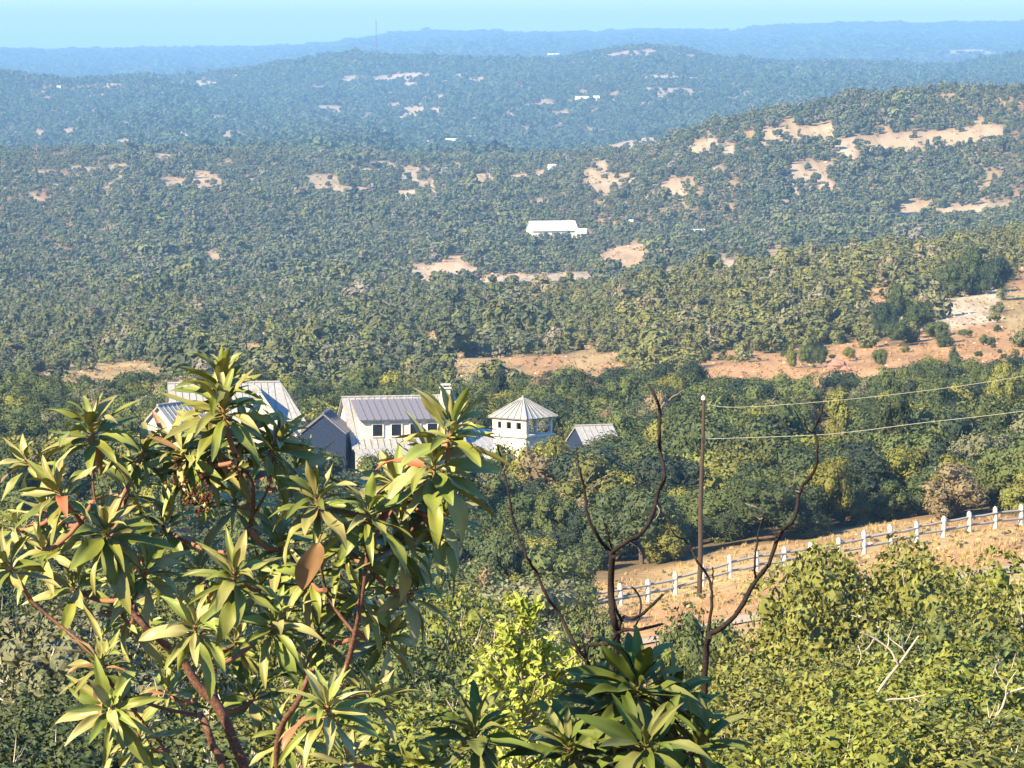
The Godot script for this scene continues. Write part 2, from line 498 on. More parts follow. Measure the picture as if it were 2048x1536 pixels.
func build_houses() -> void:
	m_roof = mat(lin(0.33, 0.335, 0.33), 0.55, 0.4)
	grain(m_roof, Color(0.80, 0.80, 0.82), Color(1, 1, 1), 0.02, 0.5, 31)
	m_roof_dark = grain(mat(lin(0.20, 0.195, 0.215), 0.6, 0.4), Color(0.7, 0.7, 0.75), Color(1, 1, 1), 0.05, 0.6, 32)
	m_white = grain(mat(lin(0.74, 0.71, 0.64), 0.8, 0.3), Color(0.84, 0.83, 0.80), Color(1, 1, 1), 0.03, 0.35, 34)
	m_slate = grain(mat(lin(0.028, 0.044, 0.095), 0.75, 0.2), Color(0.75, 0.75, 0.75), Color(1, 1, 1), 0.04, 0.5, 33)
	m_glass = mat(lin(0.015, 0.018, 0.03), 0.15, 0.5)
	m_wood = mat(lin(0.14, 0.07, 0.05), 0.8, 0.3)
	m_dark = mat(lin(0.03, 0.03, 0.032), 0.9, 0.2)
	# --- the main house
	var apex := P(683, 795, 285)
	var g := apex.y - 6.0
	var h := thing("house", "white house with long grey metal roof, wide dormer and white chimney", "house", Vector3(apex.x, g, apex.z), 0.21)
	part("wall", gable_body(0.25, 8.0, 5.85, 2.6, 4.2, -4.2).done(), m_white, h)
	var roof := part("roof", gable_roof(0.0, 8.3, 6.0, 2.72, 4.55, -4.55).done(), m_roof, h)
	var lw := Shape.new()
	lw.box(Vector3(8.02, -1.0, -2.0), Vector3(11.5, 2.6, 4.19))
	part("low_wing", lw.done(), m_white, h)
	var lr2 := Shape.new()
	plane(lr2, Vector3(8.32, 2.76, 4.55), Vector3(11.9, 2.76, 4.55), Vector3(11.9, 3.45, -2.3), Vector3(8.32, 3.45, -2.3))
	part("low_roof", lr2.done(), m_roof, h)
	var ch := Shape.new()
	ch.box(Vector3(7.2, 4.5, 0.1), Vector3(7.8, 6.55, 0.7))
	ch.box(Vector3(7.12, 6.55, 0.02), Vector3(7.88, 6.65, 0.78))
	for s in [7.22, 7.7]: ch.box(Vector3(s, 6.65, 0.12), Vector3(s + 0.08, 6.8, 0.68))
	ch.box(Vector3(7.15, 6.8, 0.05), Vector3(7.85, 6.87, 0.75))
	part("chimney", ch.done(), m_white, roof)
	var dm := Shape.new()      # dormer walls
	dm.box(Vector3(0.75, 3.15, 1.2), Vector3(6.6, 4.74, 3.72))
	var dormer := part("dormer", dm.done(), m_white, h)
	var dr := Shape.new()
	plane(dr, Vector3(0.62, 4.72, 4.0), Vector3(6.75, 4.72, 4.0), Vector3(6.75, 5.86, 0.35), Vector3(0.62, 5.86, 0.35), 0.5)
	part("dormer_roof", dr.done(), m_roof_dark, dormer)
	for x in [1.95, 3.3, 4.65, 5.9]: window(h, x, 3.95, 0.7, 0.82, 3.725)
	var pr := Shape.new()
	plane(pr, Vector3(0.1, 2.3, 6.6), Vector3(11.9, 2.3, 6.6), Vector3(11.9, 2.74, 4.6), Vector3(0.1, 2.74, 4.6))
	part("porch_roof", pr.done(), m_roof, h)
	var fa := Shape.new()
	fa.box(Vector3(0.1, 2.05, 6.61), Vector3(11.9, 2.28, 6.68))
	part("fascia", fa.done(), m_white, h)
	var beam := Shape.new()
	beam.box(Vector3(0.2, 1.86, 6.3), Vector3(11.8, 2.04, 6.5))
	part("porch_beam", beam.done(), m_wood, h)
	for x in [0.3, 3.1, 5.9, 8.7, 11.6]:
		var po := Shape.new()
		po.box(Vector3(x - 0.14, -0.4, 6.28), Vector3(x + 0.14, 1.85, 6.56))
		part("porch_post", po.done(), m_white, h)
	var door := Shape.new()
	door.box(Vector3(5.2, -0.3, 4.201), Vector3(6.2, 1.9, 4.26))
	part("door", door.done(), m_wood, h)
	for x in [1.8, 3.6, 8.0, 9.8]: window(h, x, 0.95, 0.9, 1.2, 4.205)
	# --- the dark blue wing on its left
	var wa := P(646, 827, 280.5)
	var w := thing("garage_wing", "dark slate blue gabled wing at the left end of the white house", "house", Vector3(wa.x, wa.y - 4.9, wa.z), 1.45)
	part("wall", gable_body(0.1, 3.2, 4.8, 3.55, 1.6, -1.6).done(), m_slate, w)
	part("roof", gable_roof(0.0, 3.3, 4.9, 3.52, 1.68, -1.68).done(), m_roof_dark, w)
	# --- lookout pavilion
	var pa := P(1046, 795, 276)
	var top := P(1046, 795, 276).y
	var by := ground(pa.x, 276) - 0.3
	var v := thing("pavilion", "small square lookout pavilion with pale grey pyramid roof and white walls", "pavilion", Vector3(pa.x, by, pa.z), PI / 4 + 0.1)
	var H := top - by
	var e := 1.72
	var lo := H - 1.32
	var rf := Shape.new()
	var cs := [Vector3(-e, lo, e), Vector3(e, lo, e), Vector3(e, lo, -e), Vector3(-e, lo, -e)]
	for k in 4:
		plane(rf, cs[k], cs[(k + 1) % 4], Vector3(0, H, 0), Vector3(0, H, 0), 0.5)
		rf.tube([cs[k] + Vector3(0, 0.03, 0), Vector3(0, H + 0.03, 0)], [0.05, 0.05], 5)
	var prf := part("roof", rf.done(), m_roof, v)
	var fin := Shape.new()
	fin.tube([Vector3(0, H, 0), Vector3(0, H + 0.12, 0), Vector3(0, H + 0.2, 0)], [0.1, 0.08, 0.02], 6)
	part("finial", fin.done(), m_roof, prf)
	var bs := Shape.new()
	bs.box(Vector3(-1.45, -0.5, -1.45), Vector3(1.45, lo - 1.3, 1.45))
	part("base", bs.done(), m_white, v)
	var sl := Shape.new()
	sl.box(Vector3(-1.6, lo - 1.3, -1.6), Vector3(1.6, lo - 1.18, 1.6))
	part("deck", sl.done(), m_white, v)
	# the walled face (front left once turned) with three openings
	var wl := Shape.new()
	wl.box(Vector3(-1.5, lo - 1.18, -1.5), Vector3(-1.36, lo - 0.75, 1.5))
	wl.box(Vector3(-1.5, lo - 0.28, -1.5), Vector3(-1.36, lo + 0.02, 1.5))
	for z in [-1.5, -0.72, 0.16, 1.05]: wl.box(Vector3(-1.5, lo - 0.75, z), Vector3(-1.36, lo - 0.28, z + 0.45))
	part("wall", wl.done(), m_white, v)
	var bk := Shape.new()
	bk.box(Vector3(-1.34, lo - 1.17, -1.5), Vector3(1.5, lo, -1.38))
	part("back_wall", bk.done(), m_dark, v)  # near-black colour stands in for the shade inside the open pavilion
	for q in [Vector2(1.36, 1.36), Vector2(1.36, 0.0), Vector2(-1.3, 1.4)]:
		var po := Shape.new()
		po.box(Vector3(q.x - 0.09, lo - 1.18, q.y - 0.09), Vector3(q.x + 0.09, lo + 0.02, q.y + 0.09))
		part("post", po.done(), m_white, v)
	var ra := Shape.new()
	ra.box(Vector3(-1.2, lo - 0.62, 1.36), Vector3(1.27, lo - 0.54, 1.44))
	part("railing", ra.done(), m_white, v)
	# --- the low building right of it
	var aa := P(1150, 852, 292)
	var a := thing("outbuilding", "low outbuilding with grey metal roof and dark gable right of the pavilion", "shed", Vector3(aa.x, aa.y - 4.1, aa.z), 0.28)
	part("wall", gable_body(0.1, 2.7, 4.0, 2.8, 2.2, -2.2).done(), m_slate, a)
	part("roof", gable_roof(0.0, 2.9, 4.1, 2.8, 2.45, -2.45).done(), m_roof, a)
	# --- the house on the left, partly behind the madrone
	var la := P(335, 767, 283)
	var l := thing("house", "white gabled house with grey metal roofs behind the top of the madrone", "house", Vector3(la.x, la.y - 6.6, la.z), 0.16)
	part("wall", gable_body(0.2, 7.7, 6.45, 4.1, 2.9, -2.9).done(), m_white, l)
	var lr := Shape.new()
	lr = gable_roof(0.0, 8.0, 6.6, 4.1, 3.3, -3.3)
	# hipped right end
	plane(lr, Vector3(9.5, 4.1, 3.3), Vector3(9.5, 4.1, -3.3), Vector3(8.0, 6.6, -0.01), Vector3(8.0, 6.6, 0.01))
	plane(lr, Vector3(8.0, 4.1, 3.3), Vector3(9.5, 4.1, 3.3), Vector3(8.01, 6.6, 0), Vector3(8.0, 6.6, 0))
	part("roof", lr.done(), m_roof, l)
	var en := Shape.new()
	en.box(Vector3(7.7, -1.0, -2.9), Vector3(9.2, 4.05, 2.9))
	part("end_wall", en.done(), m_white, l)
	# front gable on the left
	var fg := part("gable_wing", gable_body(0.1, 3.6, 5.4, 4.0, 1.45, -1.45, 0.0).done(), m_white, l, Transform3D(Basis(Vector3.UP, PI / 2 - 0.75), Vector3(-1.0, 0, 5.0)))
	part("wing_roof", gable_roof(-0.15, 3.8, 5.5, 3.95, 1.62, -1.62).done(), m_roof, fg)
	window(l, 1.6, 2.9, 0.8, 1.0, 2.905)
	# cross gable right of centre
	var cg := part("cross_gable", gable_body(0.0, 3.0, 6.2, 4.2, 1.3, -1.3).done(), m_white, l, Transform3D(Basis(Vector3.UP, PI / 2), Vector3(6.2, 0, 3.6)))
	part("cross_roof", gable_roof(-0.2, 3.2, 6.35, 4.1, 1.55, -1.55).done(), m_roof, cg)
	var rk := Shape.new()
	for s in [-1.0, 1.0]:
		rk.slab(Vector3(-0.22, 4.0, s * 1.56), Vector3(-0.14, 4.0, s * 1.56), Vector3(-0.14, 6.33, 0), Vector3(-0.22, 6.33, 0), 0.14 * s)
	part("rake_board", rk.done(), m_white, cg)

func small_house(called: String, label: String, cat: String, px: float, py: float, wpx: float, hpx: float, turn: float, wall: Material, roofm: Material, group := "") -> void:
	var d := depth_of(px, py)
	var s := F / d
	var w := wpx / s
	var hh := maxf(hpx / s, 2.6)
	var x := (px - 1024.0) / F * d
	var o := thing(called, label, cat, Vector3(x, ground(x, d) - 0.2, -d), turn, group)
	var dep := minf(w * 0.35, 5.0)
	part("wall", gable_body(-w / 2, w / 2, hh, hh * 0.5, dep, -dep).done(), wall, o)
	part("roof", gable_roof(-w / 2 - 0.3, w / 2 + 0.3, hh + 0.12, hh * 0.5, dep + 0.4, -dep - 0.4).done(), roofm, o)

func build_far_buildings() -> void:
	var pale := mat(lin(0.62, 0.66, 0.60), 0.6, 0.4)
	var greyroof := mat(lin(0.42, 0.47, 0.44), 0.6, 0.4)
	small_house("barn", "long white metal-roofed barn in the middle of the wooded valley", "barn", 1104, 480, 92, 36, 0.22, m_white, pale)
	small_house("shed", "small white shed close beside the long valley barn", "shed", 1163, 483, 20, 25, -0.3, m_white, pale)
	small_house("farmhouse", "low pale grey-green roofed building half hidden in valley trees right of the barn", "house", 1394, 474, 56, 16, 0.1, m_white, greyroof)
	small_house("farmhouse", "white house with long roof on the dark ridge left of centre", "house", 902, 296, 46, 18, -0.15, m_white, pale)
	small_house("shed", "tiny white shed just left of the white ridge house", "shed", 857, 294, 16, 12, 0.1, m_white, pale)
	small_house("farmhouse", "white house on the far blue hillside above the orange clearings", "house", 1164, 204, 26, 10, 0.2, m_white, pale)
	small_house("farmhouse", "smaller white building just right of the white house on the far blue hillside", "house", 1192, 203, 12, 9, 0.0, m_white, pale)
	small_house("farmhouse", "white house on the hazy hilltop left of centre near the radio mast", "house", 876, 112, 16, 9, 0.1, m_white, pale)
	small_house("farmhouse", "wide white house on the hazy crest right of centre", "house", 1107, 117, 24, 10, 0.1, m_white, pale)
	small_house("farmhouse", "white cottage among trees beside the orange bank at centre right", "house", 1104, 344, 15, 14, 0.3, m_white, pale)
	small_house("shed", "tiny white shed far down the hazy left hillside", "shed", 120, 180, 7, 7, 0.0, m_white, pale)
	small_house("shed", "tiny white shed standing among trees above the barn's right", "shed", 1262, 456, 6, 16, 0.0, m_white, m_white)
	# a pale water tank on the far right hillside
	var d := depth_of(1739, 158)
	var x := (1739.0 - 1024.0) / F * d
	var o := thing("water_tank", "small pale water tank on the far hillside at upper right", "tank", Vector3(x, ground(x, d), -d))
	var tk := Shape.new()
	tk.tube([Vector3(0, 3, 0), Vector3(0, 6.2, 0)], [1.7, 1.7], 14)
	part("tank", tk.done(), m_white, o)
	var tr := Shape.new()
	tr.tube([Vector3(0, 6.2, 0), Vector3(0, 6.9, 0)], [1.8, 0.2], 14)
	part("cap", tr.done(), m_white, o)
	var tg := Shape.new()
	tg.tube([Vector3(0, -1, 0), Vector3(0, 3, 0)], [1.2, 1.2], 12)
	part("stand", tg.done(), m_white, o)
	# radio mast
	var md := 5150.0
	var mx := (753.0 - 1024.0) / F * md
	var my := ground(mx, md)
	var mast := thing("radio_mast", "thin grey radio mast rising above the hazy hilltop into the sky", "mast", Vector3(mx, my, -md))
	var mh := P(753, 34, md).y - my
	var mm := mat(lin(0.16, 0.17, 0.2), 0.6, 0.4)
	for k in 3:
		var a := TAU * k / 3
		var lg := Shape.new()
		lg.tube([Vector3(cos(a) * 0.75, -1, sin(a) * 0.75), Vector3(cos(a) * 0.5, mh - 5, sin(a) * 0.5)], [0.24, 0.2], 5)
		part("leg", lg.done(), mm, mast)
	var br := Shape.new()
	var y := 0.0
	while y < mh - 6:
		for k in 3:
			var a := TAU * k / 3
			var b := TAU * (k + 1) / 3
			br.tube([Vector3(cos(a) * 0.5, y, sin(a) * 0.5), Vector3(cos(b) * 0.45, y + 1.2, sin(b) * 0.45)], [0.11, 0.11], 4)
		y += 1.2
	part("bracing", br.done(), mm, mast)
	var an := Shape.new()
	an.tube([Vector3(0, mh - 5.2, 0), Vector3(0, mh, 0)], [0.22, 0.14], 5)
	part("antenna", an.done(), mm, mast)

# ---------------------------------------------------------------- fence
func build_fence() -> void:
	var pxs := [1188.0, 1243.0, 1298.0, 1353.0, 1408.0, 1463.0, 1517.0, 1572.0, 1627.0, 1680.0, 1733.0, 1787.0, 1839.0, 1892.0, 1945.0, 1997.0, 2048.0, 2102.0, 2155.0, 2210.0]
	var o := thing("rail_fence", "white-posted fence with weathered grey rails climbing along the orange slope", "fence")
	var mp := grain(mat(lin(0.80, 0.78, 0.72), 0.85, 0.3), Color(0.86, 0.85, 0.82), Color(1, 1, 1), 0.05, 2.0, 41)
	var mr := grain(mat(lin(0.36, 0.36, 0.37), 0.9, 0.2), Color(0.65, 0.65, 0.67), Color(1, 1, 1), 0.06, 3.0, 42)
	var ps := Shape.new()
	var prof := [[-0.4, 0.16], [0.36, 0.155], [0.42, 0.115], [0.50, 0.115], [0.55, 0.155], [0.84, 0.15], [0.90, 0.11], [0.98, 0.11], [1.03, 0.145], [1.24, 0.14], [1.33, 0.10], [1.37, 0.03]]
	var pp := []
	var rr := []
	for q in prof:
		pp.append(Vector3(0, q[0], 0)); rr.append(q[1])
	for k in rr.size(): rr[k] *= 0.95
	ps.tube(pp, rr, 8)
	var pm := ps.done()
	var feet := []
	for k in pxs.size():
		var d := lerpf(206.0, 220.0, clampf((pxs[k] - 1188.0) / 860.0, 0, 1.2))
		var x: float = (pxs[k] - 1024.0) / F * d
		feet.append(Vector3(x, ground(x, d), -d))
		part("post", pm, mp, o, Transform3D(Basis(Vector3(1, 0, 0).rotated(Vector3.UP, rng.randf() * TAU), rng.randf_range(-0.06, 0.06)) * Basis(Vector3.UP, rng.randf() * TAU).scaled(Vector3(1, rng.randf_range(0.86, 0.97), 1)), feet[-1]))
	for k in pxs.size() - 1:
		for y in [0.42, 0.86]:
			var st := Shape.new()
			var a: Vector3 = feet[k] + Vector3(-0.12, y + rng.randf_range(-0.03, 0.03), rng.randf_range(-0.04, 0.04))
			var b: Vector3 = feet[k + 1] + Vector3(0.12, y + rng.randf_range(-0.03, 0.03), rng.randf_range(-0.04, 0.04))
			var m := (a + b) * 0.5 + Vector3(0, rng.randf_range(-0.05, 0.02), 0)
			st.tube([a, m, b], [0.062, 0.075, 0.06], 6)
			part("rail", st.done(), mr, o)

func build_pole() -> void:
	var foot := P(1398, 1194, 203)
	foot.y = ground(foot.x, 203) - 0.2
	var top := P(1407, 800, 203)
	var o := thing("utility_pole", "tall thin brown wooden utility pole with white cap above the fence", "pole", foot)
	var st := Shape.new()
	var up := top - foot
	var pts := []
	var rad := []
	for k in 13:
		var t := k / 12.0
		pts.append(up * t + Vector3(sin(t * 9.0) * 0.025, 0, cos(t * 7.0) * 0.02))
		rad.append(lerpf(0.145, 0.085, t))
	st.tube(pts, rad, 10)
	part("pole", st.done(), grain(mat(lin(0.12, 0.085, 0.06), 0.9, 0.2), Color(0.5, 0.5, 0.5), Color(1, 1, 1), 0.05, 1.5, 51), o)
	var cap := Shape.new()
	cap.tube([up, up + Vector3(0, 0.05, 0), up + Vector3(0, 0.16, 0), up + Vector3(0, 0.24, 0)], [0.06, 0.13, 0.13, 0.04], 10)
	part("insulator", cap.done(), m_white, o)
	var br := Shape.new()
	br.box(up * 0.805 + Vector3(-0.05, -0.12, 0.08), up * 0.805 + Vector3(0.16, 0.1, 0.2))
	part("bracket", br.done(), m_dark, o)
	# the two lines leaving to the right
	var mw := mat(lin(0.36, 0.37, 0.28), 0.5, 0.5)
	var lines := [[[1409, 807], [1465, 814.5], [1614, 806], [1821, 785], [2048, 752], [2500, 672]], [[1410, 878], [1614, 871], [1718, 862], [1842, 846], [2048, 822], [2500, 760]]]
	var names := ["upper pale power line sagging right from the top of the pole", "lower pale cable running right from the pole below its top"]
	for k in 2:
		var w := Shape.new()
		var pts2 := []
		var r2 := []
		for q in lines[k]:
			pts2.append(P(q[0], q[1], 203.0))
			r2.append(0.012 if k == 0 else 0.014)
		w.tube(smooth_path(pts2, 6), filled(r2[0], (pts2.size() - 1) * 6 + 1), 6)
		tag(part("power_line", w.done(), mw, self), names[k], "cable", "overhead lines from the pole")

func filled(v: float, n: int) -> Array:
	var a := []
	for k in n: a.append(v)
	return a

func smooth_path(p: Array, sub: int) -> Array:
	var out := []
	for k in p.size() - 1:
		var a: Vector3 = p[maxi(k - 1, 0)]
		var b: Vector3 = p[k]
		var c: Vector3 = p[k + 1]
		var d: Vector3 = p[mini(k + 2, p.size() - 1)]
		for s in sub:
			out.append(b.cubic_interpolate(c, a, d, float(s) / sub))
	out.append(p[-1])
	return out

# ---------------------------------------------------------------- woods
func rand_dir() -> Vector3:
	var z := rng.randf_range(-1, 1)
	var a := rng.randf() * TAU
	var r := sqrt(1 - z * z)
	return Vector3(r * cos(a), z, r * sin(a))

# lobes of a crown one unit high and one wide: [centre, radius]
func lobes_of(kind: String, count: int, shrink := 1.0) -> Array:
	var out := []
	for k in count:
		var a := rng.randf() * TAU
		if kind == "oak":
			var r := sqrt(rng.randf()) * 0.34
			var y := 0.30 + 0.42 * rng.randf() * (1.0 - r * 1.2)
			out.append([Vector3(cos(a) * r, y, sin(a) * r), rng.randf_range(0.12, 0.21)])
		elif kind == "juniper":
			var y := pow(rng.randf(), 1.1) * 0.82 + 0.08
			var r := rng.randf_range(0.1, 0.32) * (1.0 - y * 0.92)
			out.append([Vector3(cos(a) * r, y, sin(a) * r), rng.randf_range(0.11, 0.19) * (1.15 - 0.65 * y)])
		else:
			var r := sqrt(rng.randf()) * 0.32
			var y := 0.12 + 0.62 * rng.randf() * (1.0 - r * 1.6)
			out.append([Vector3(cos(a) * r, y, sin(a) * r), rng.randf_range(0.12, 0.22)])
	for l in out: l[1] *= shrink
	return out

func crown(kind: String, nl: int, leaves: int, size: float, core: float, shrink := 1.0, loose := 0.75) -> ArrayMesh:
	var lb := lobes_of(kind, nl, shrink)
	var top := 0.0
	var wide := 0.0
	for l in lb:
		top = maxf(top, l[0].y + l[1]); wide = maxf(wide, Vector2(l[0].x, l[0].z).length() + l[1] * 0.9)
	for l in lb:
		l[0] = l[0] * Vector3(0.5 / wide, 1.0 / top, 0.5 / wide)
		l[1] *= (0.5 / wide + 1.0 / top) * 0.5
	var v := PackedVector3Array()
	var cc := PackedColorArray()
	var ii := PackedInt32Array()
	var total := 0.0
	for l in lb: total += l[1] * l[1]
	for l in lb:
		var n := int(leaves * l[1] * l[1] / total)
		for k in n:
			var dir := rand_dir()
			if dir.y < -0.35 and rng.randf() < 0.6: dir.y = -dir.y
			var q: Vector3 = l[0] + dir * l[1] * (rng.randf_range(0.80, 1.02) + (0.35 * rng.randf() if rng.randf() < 0.25 else 0.0))
			var inside := false
			for o in lb:
				if o != l and q.distance_squared_to(o[0]) < o[1] * o[1] * 0.64:
					inside = true
					break
			if inside: continue
			var nor := (dir + rand_dir() * loose + Vector3(0, 0.25, 0)).normalized()
			var t := nor.cross(rand_dir()).normalized()
			var b := nor.cross(t)
			var s := size * rng.randf_range(0.55, 1.35)
			var at := v.size()
			v.append(q - t * s); v.append(q + b * s * 0.55 + nor * s * 0.15); v.append(q + t * s); v.append(q - b * s * 0.55 + nor * s * 0.15)
			ii.append_array(PackedInt32Array([at, at + 1, at + 2, at, at + 2, at + 3]))
			var e := rng.randf_range(0.6, 1.35)
			var y := rng.randf_range(0.9, 1.18)
			var lc := Color(e * y, e, e * rng.randf_range(0.7, 1.1))
			for j in 4: cc.append(lc)
		if core > 0:
			ball(v, ii, l[0], l[1] * core, 5, 7)
			while cc.size() < v.size(): cc.append(Color(0.9, 0.9, 0.9))
	var arr := []
	arr.resize(Mesh.ARRAY_MAX)
	arr[Mesh.ARRAY_VERTEX] = v
	arr[Mesh.ARRAY_COLOR] = cc
	arr[Mesh.ARRAY_INDEX] = ii
	var m := ArrayMesh.new()
	m.add_surface_from_arrays(Mesh.PRIMITIVE_TRIANGLES, arr)
	return m

func ball(v: PackedVector3Array, ii: PackedInt32Array, c: Vector3, r: float, rings: int, seg: int) -> void:
	var at := v.size()
	for a in rings + 1:
		for s in seg:
			var th := PI * a / rings
			var ph := TAU * (s + 0.5 * (a % 2)) / seg
			v.append(c + Vector3(sin(th) * cos(ph), cos(th), sin(th) * sin(ph)) * r * rng.randf_range(0.82, 1.12))
	for a in rings:
		for s in seg:
			var p := at + a * seg + s
			var q := at + a * seg + (s + 1) % seg
			ii.append_array(PackedInt32Array([p, q, p + seg, q, q + seg, p + seg]))

func limbs(kind: String) -> ArrayMesh:
	var st := Shape.new()
	var n := 1 if kind == "juniper" else 3
	for k in n:
		var a := rng.randf() * TAU
		var b := Vector3(cos(a), 0, sin(a)) * (0.02 if n == 1 else 0.05)
		var tip := Vector3(cos(a) * 0.16, 0.62, sin(a) * 0.16) if n > 1 else Vector3(0.02, 0.8, 0.0)
		st.tube([b + Vector3(0, -0.12, 0), b * 1.4 + Vector3(0, 0.2, 0), tip], [0.032, 0.022, 0.008], 6)
		for j in 4:
			var f := b.lerp(tip, rng.randf_range(0.35, 0.9))
			var g := rng.randf() * TAU
			st.tube([f, f + Vector3(cos(g) * 0.14, 0.1, sin(g) * 0.14), f + Vector3(cos(g) * 0.27, 0.15, sin(g) * 0.27)], [0.011, 0.007, 0.003], 5)
	return st.done()

# bare pale twigs poking out of a crown
func twigs(n: int, thick: float) -> ArrayMesh:
	var st := Shape.new()
	for k in n:
		var d := rand_dir()
		d.y = absf(d.y) * 0.8
		d.z = absf(d.z)
		var a := Vector3(0, 0.42, 0) + d * Vector3(0.40, 0.46, 0.40)
		var e := (d + rand_dir() * 0.9).normalized()
		var b := a + e * rng.randf_range(0.06, 0.11)
		var c := b + (e + rand_dir() * 0.5).normalized() * rng.randf_range(0.04, 0.1)
		st.tube([a, b, c], [thick, thick * 0.75, thick * 0.3], 5)
		for j in 2:
			var f := (e + rand_dir() * 0.9).normalized()
			st.tube([b, b + f * 0.05, b + f * 0.08 + Vector3(0, 0.01, 0)], [thick * 0.55, thick * 0.4, thick * 0.15], 4)
	return st.done()

const TONES := [["olive green", Color(0.128, 0.138, 0.034)], ["dark green", Color(0.046, 0.066, 0.025)], ["grey green", Color(0.128, 0.138, 0.078)], ["bright green", Color(0.130, 0.152, 0.030)],
	["dull brownish", Color(0.175, 0.145, 0.085)], ["deep green", Color(0.075, 0.098, 0.032)], ["blackish green", Color(0.026, 0.042, 0.025)], ["yellowish green", Color(0.16, 0.165, 0.035)]]
const NEAR_TREES := [   # photo x and y of the top, depth, width, kind, tone
	[1715, 1068, 78, 5.6, "oak", 0], [1965, 1088, 84, 5.6, "oak", 3], [2075, 1165, 70, 5.0, "oak", 0], [1625, 1180, 80, 3.8, "shrub", 5], [1850, 1200, 68, 5.0, "oak", 5], [1660, 1290, 60, 4.6, "shrub", 0],
	[1965, 1275, 58, 4.6, "oak", 3], [1800, 1335, 52, 4.6, "shrub", 3], [1535, 1330, 56, 4.0, "oak", 0], [1395, 1202, 112, 2.6, "oak", 5], [1655, 1105, 92, 3.6, "oak", 0], [1575, 1200, 84, 2.6, "shrub", 3], [1510, 1330, 74, 2.8, "oak", 0], [1830, 1120, 90, 4.6, "shrub", 3], [1440, 1285, 104, 2.6, "oak", 1], [1340, 1300, 100, 2.2, "shrub", 3], [1500, 1400, 46, 4.0, "shrub", 0], [1690, 1425, 44, 4.0, "oak", 3],
	[1885, 1430, 44, 4.6, "shrub", 0], [2045, 1400, 48, 4.0, "oak", 5], [1180, 1205, 96, 3.4, "shrub", 5], [1010, 1200, 92, 4.0, "oak", 0], [890, 1180, 88, 4.4, "shrub", 3], [770, 1240, 72, 4.0, "oak", 5],
	[110, 1215, 62, 5.2, "shrub", 2], [10, 1165, 100, 4.6, "oak", 1], [310, 1190, 90, 4.4, "shrub", 0], [455, 1165, 108, 4.4, "oak", 5], [610, 1170, 102, 4.4, "shrub", 3], [230, 1320, 54, 4.2, "oak", 1],
	[40, 1440, 42, 4.0, "oak", 1], [380, 1430, 42, 4.2, "shrub", 5], [590, 1390, 48, 4.0, "oak", 0], [790, 1385, 46, 4.0, "shrub", 3], [930, 1335, 56, 4.0, "oak", 5], [1230, 1385, 52, 4.0, "shrub", 0], [1370, 1375, 60, 3.6, "oak", 1], [1130, 1430, 44, 3.6, "shrub", 5],
	[1440, 865, 262, 3.2, "juniper", 6], [1385, 900, 258, 3.8, "oak", 5], [1070, 945, 262, 3.6, "oak", 6], [640, 802, 283, 2.2, "juniper", 1], [1950, 820, 268, 5.0, "oak", 1], [2035, 790, 285, 5.0, "oak", 5], [1840, 860, 262, 4.6, "oak", 1],
	[1800, 560, 560, 5.0, "oak", 1], [1775, 600, 545, 4.4, "oak", 6], [1845, 600, 545, 5.0, "oak", 1], [1870, 640, 528, 4.0, "shrub", 5], [1800, 640, 530, 4.4, "oak", 1], [1950, 488, 640, 6.0, "oak", 1], [2000, 506, 620, 5.4, "oak", 6], [1905, 512, 640, 5.4, "oak", 1],
	[640, 893, 272, 3.6, "oak", 1], [706, 938, 270, 3.0, "shrub", 5], [762, 896, 272, 3.4, "oak", 5], [850, 894, 273, 3.6, "shrub", 1], [940, 893, 272, 3.6, "oak", 5], [295, 852, 271, 3.6, "oak", 1], [385, 856, 272, 3.8, "shrub", 5], [470, 852, 272, 3.6, "oak", 1], [565, 852, 273, 3.8, "oak", 6], [1010, 876, 268, 2.8, "shrub", 5], [1090, 868, 269, 3.0, "oak", 0], [1190, 884, 275, 4.0, "oak", 1],
	[1625, 672, 505, 2.3, "shrub", 1], [1640, 690, 488, 2.2, "shrub", 1], [1612, 688, 492, 2.0, "shrub", 5], [1757, 695, 478, 2.3, "shrub", 5], [1890, 660, 520, 3.0, "oak", 1], [1585, 683, 495, 1.8, "shrub", 0], [1910, 690, 480, 1.5, "shrub", 1],
]

func tone_at(x: float, d: float) -> Color:
	var r := rng.randf()
	var n := patch_noise.get_noise_2d(x * 0.012 + 77, d * 0.006)
	var k := 0
	if r < 0.25 + n * 0.4: k = 0
	elif r < 0.42 + n * 0.3: k = 2
	elif r < 0.62: k = 5
	elif r < 0.76: k = 1
	elif r < 0.86: k = 3
	elif r < 0.92: k = 6
	elif r < 0.97: k = 4
	else: k = 7
	var c: Color = TONES[k][1]
	var s := rng.randf_range(0.6, 1.45)
	if r > 0.985: return Color(0.27, 0.24, 0.19)
	return Color(c.r * s, c.g * s, c.b * s)

func tone_of(c: Color) -> int:
	var best := 0
	var bd := 9.0
	for k in TONES.size():
		var t: Color = TONES[k][1]
		var e := absf(t.r - c.r) + absf(t.g - c.g) + absf(t.b - c.b)
		if e < bd:
			bd = e; best = k
	return best

# how high in the picture the trees standing in front of the buildings may reach
const CLEAR := [[255, 360, 846], [360, 480, 850], [480, 612, 846], [612, 690, 888], [690, 716, 940], [716, 985, 892], [985, 1046, 873], [1046, 1120, 868], [1135, 1245, 880]]

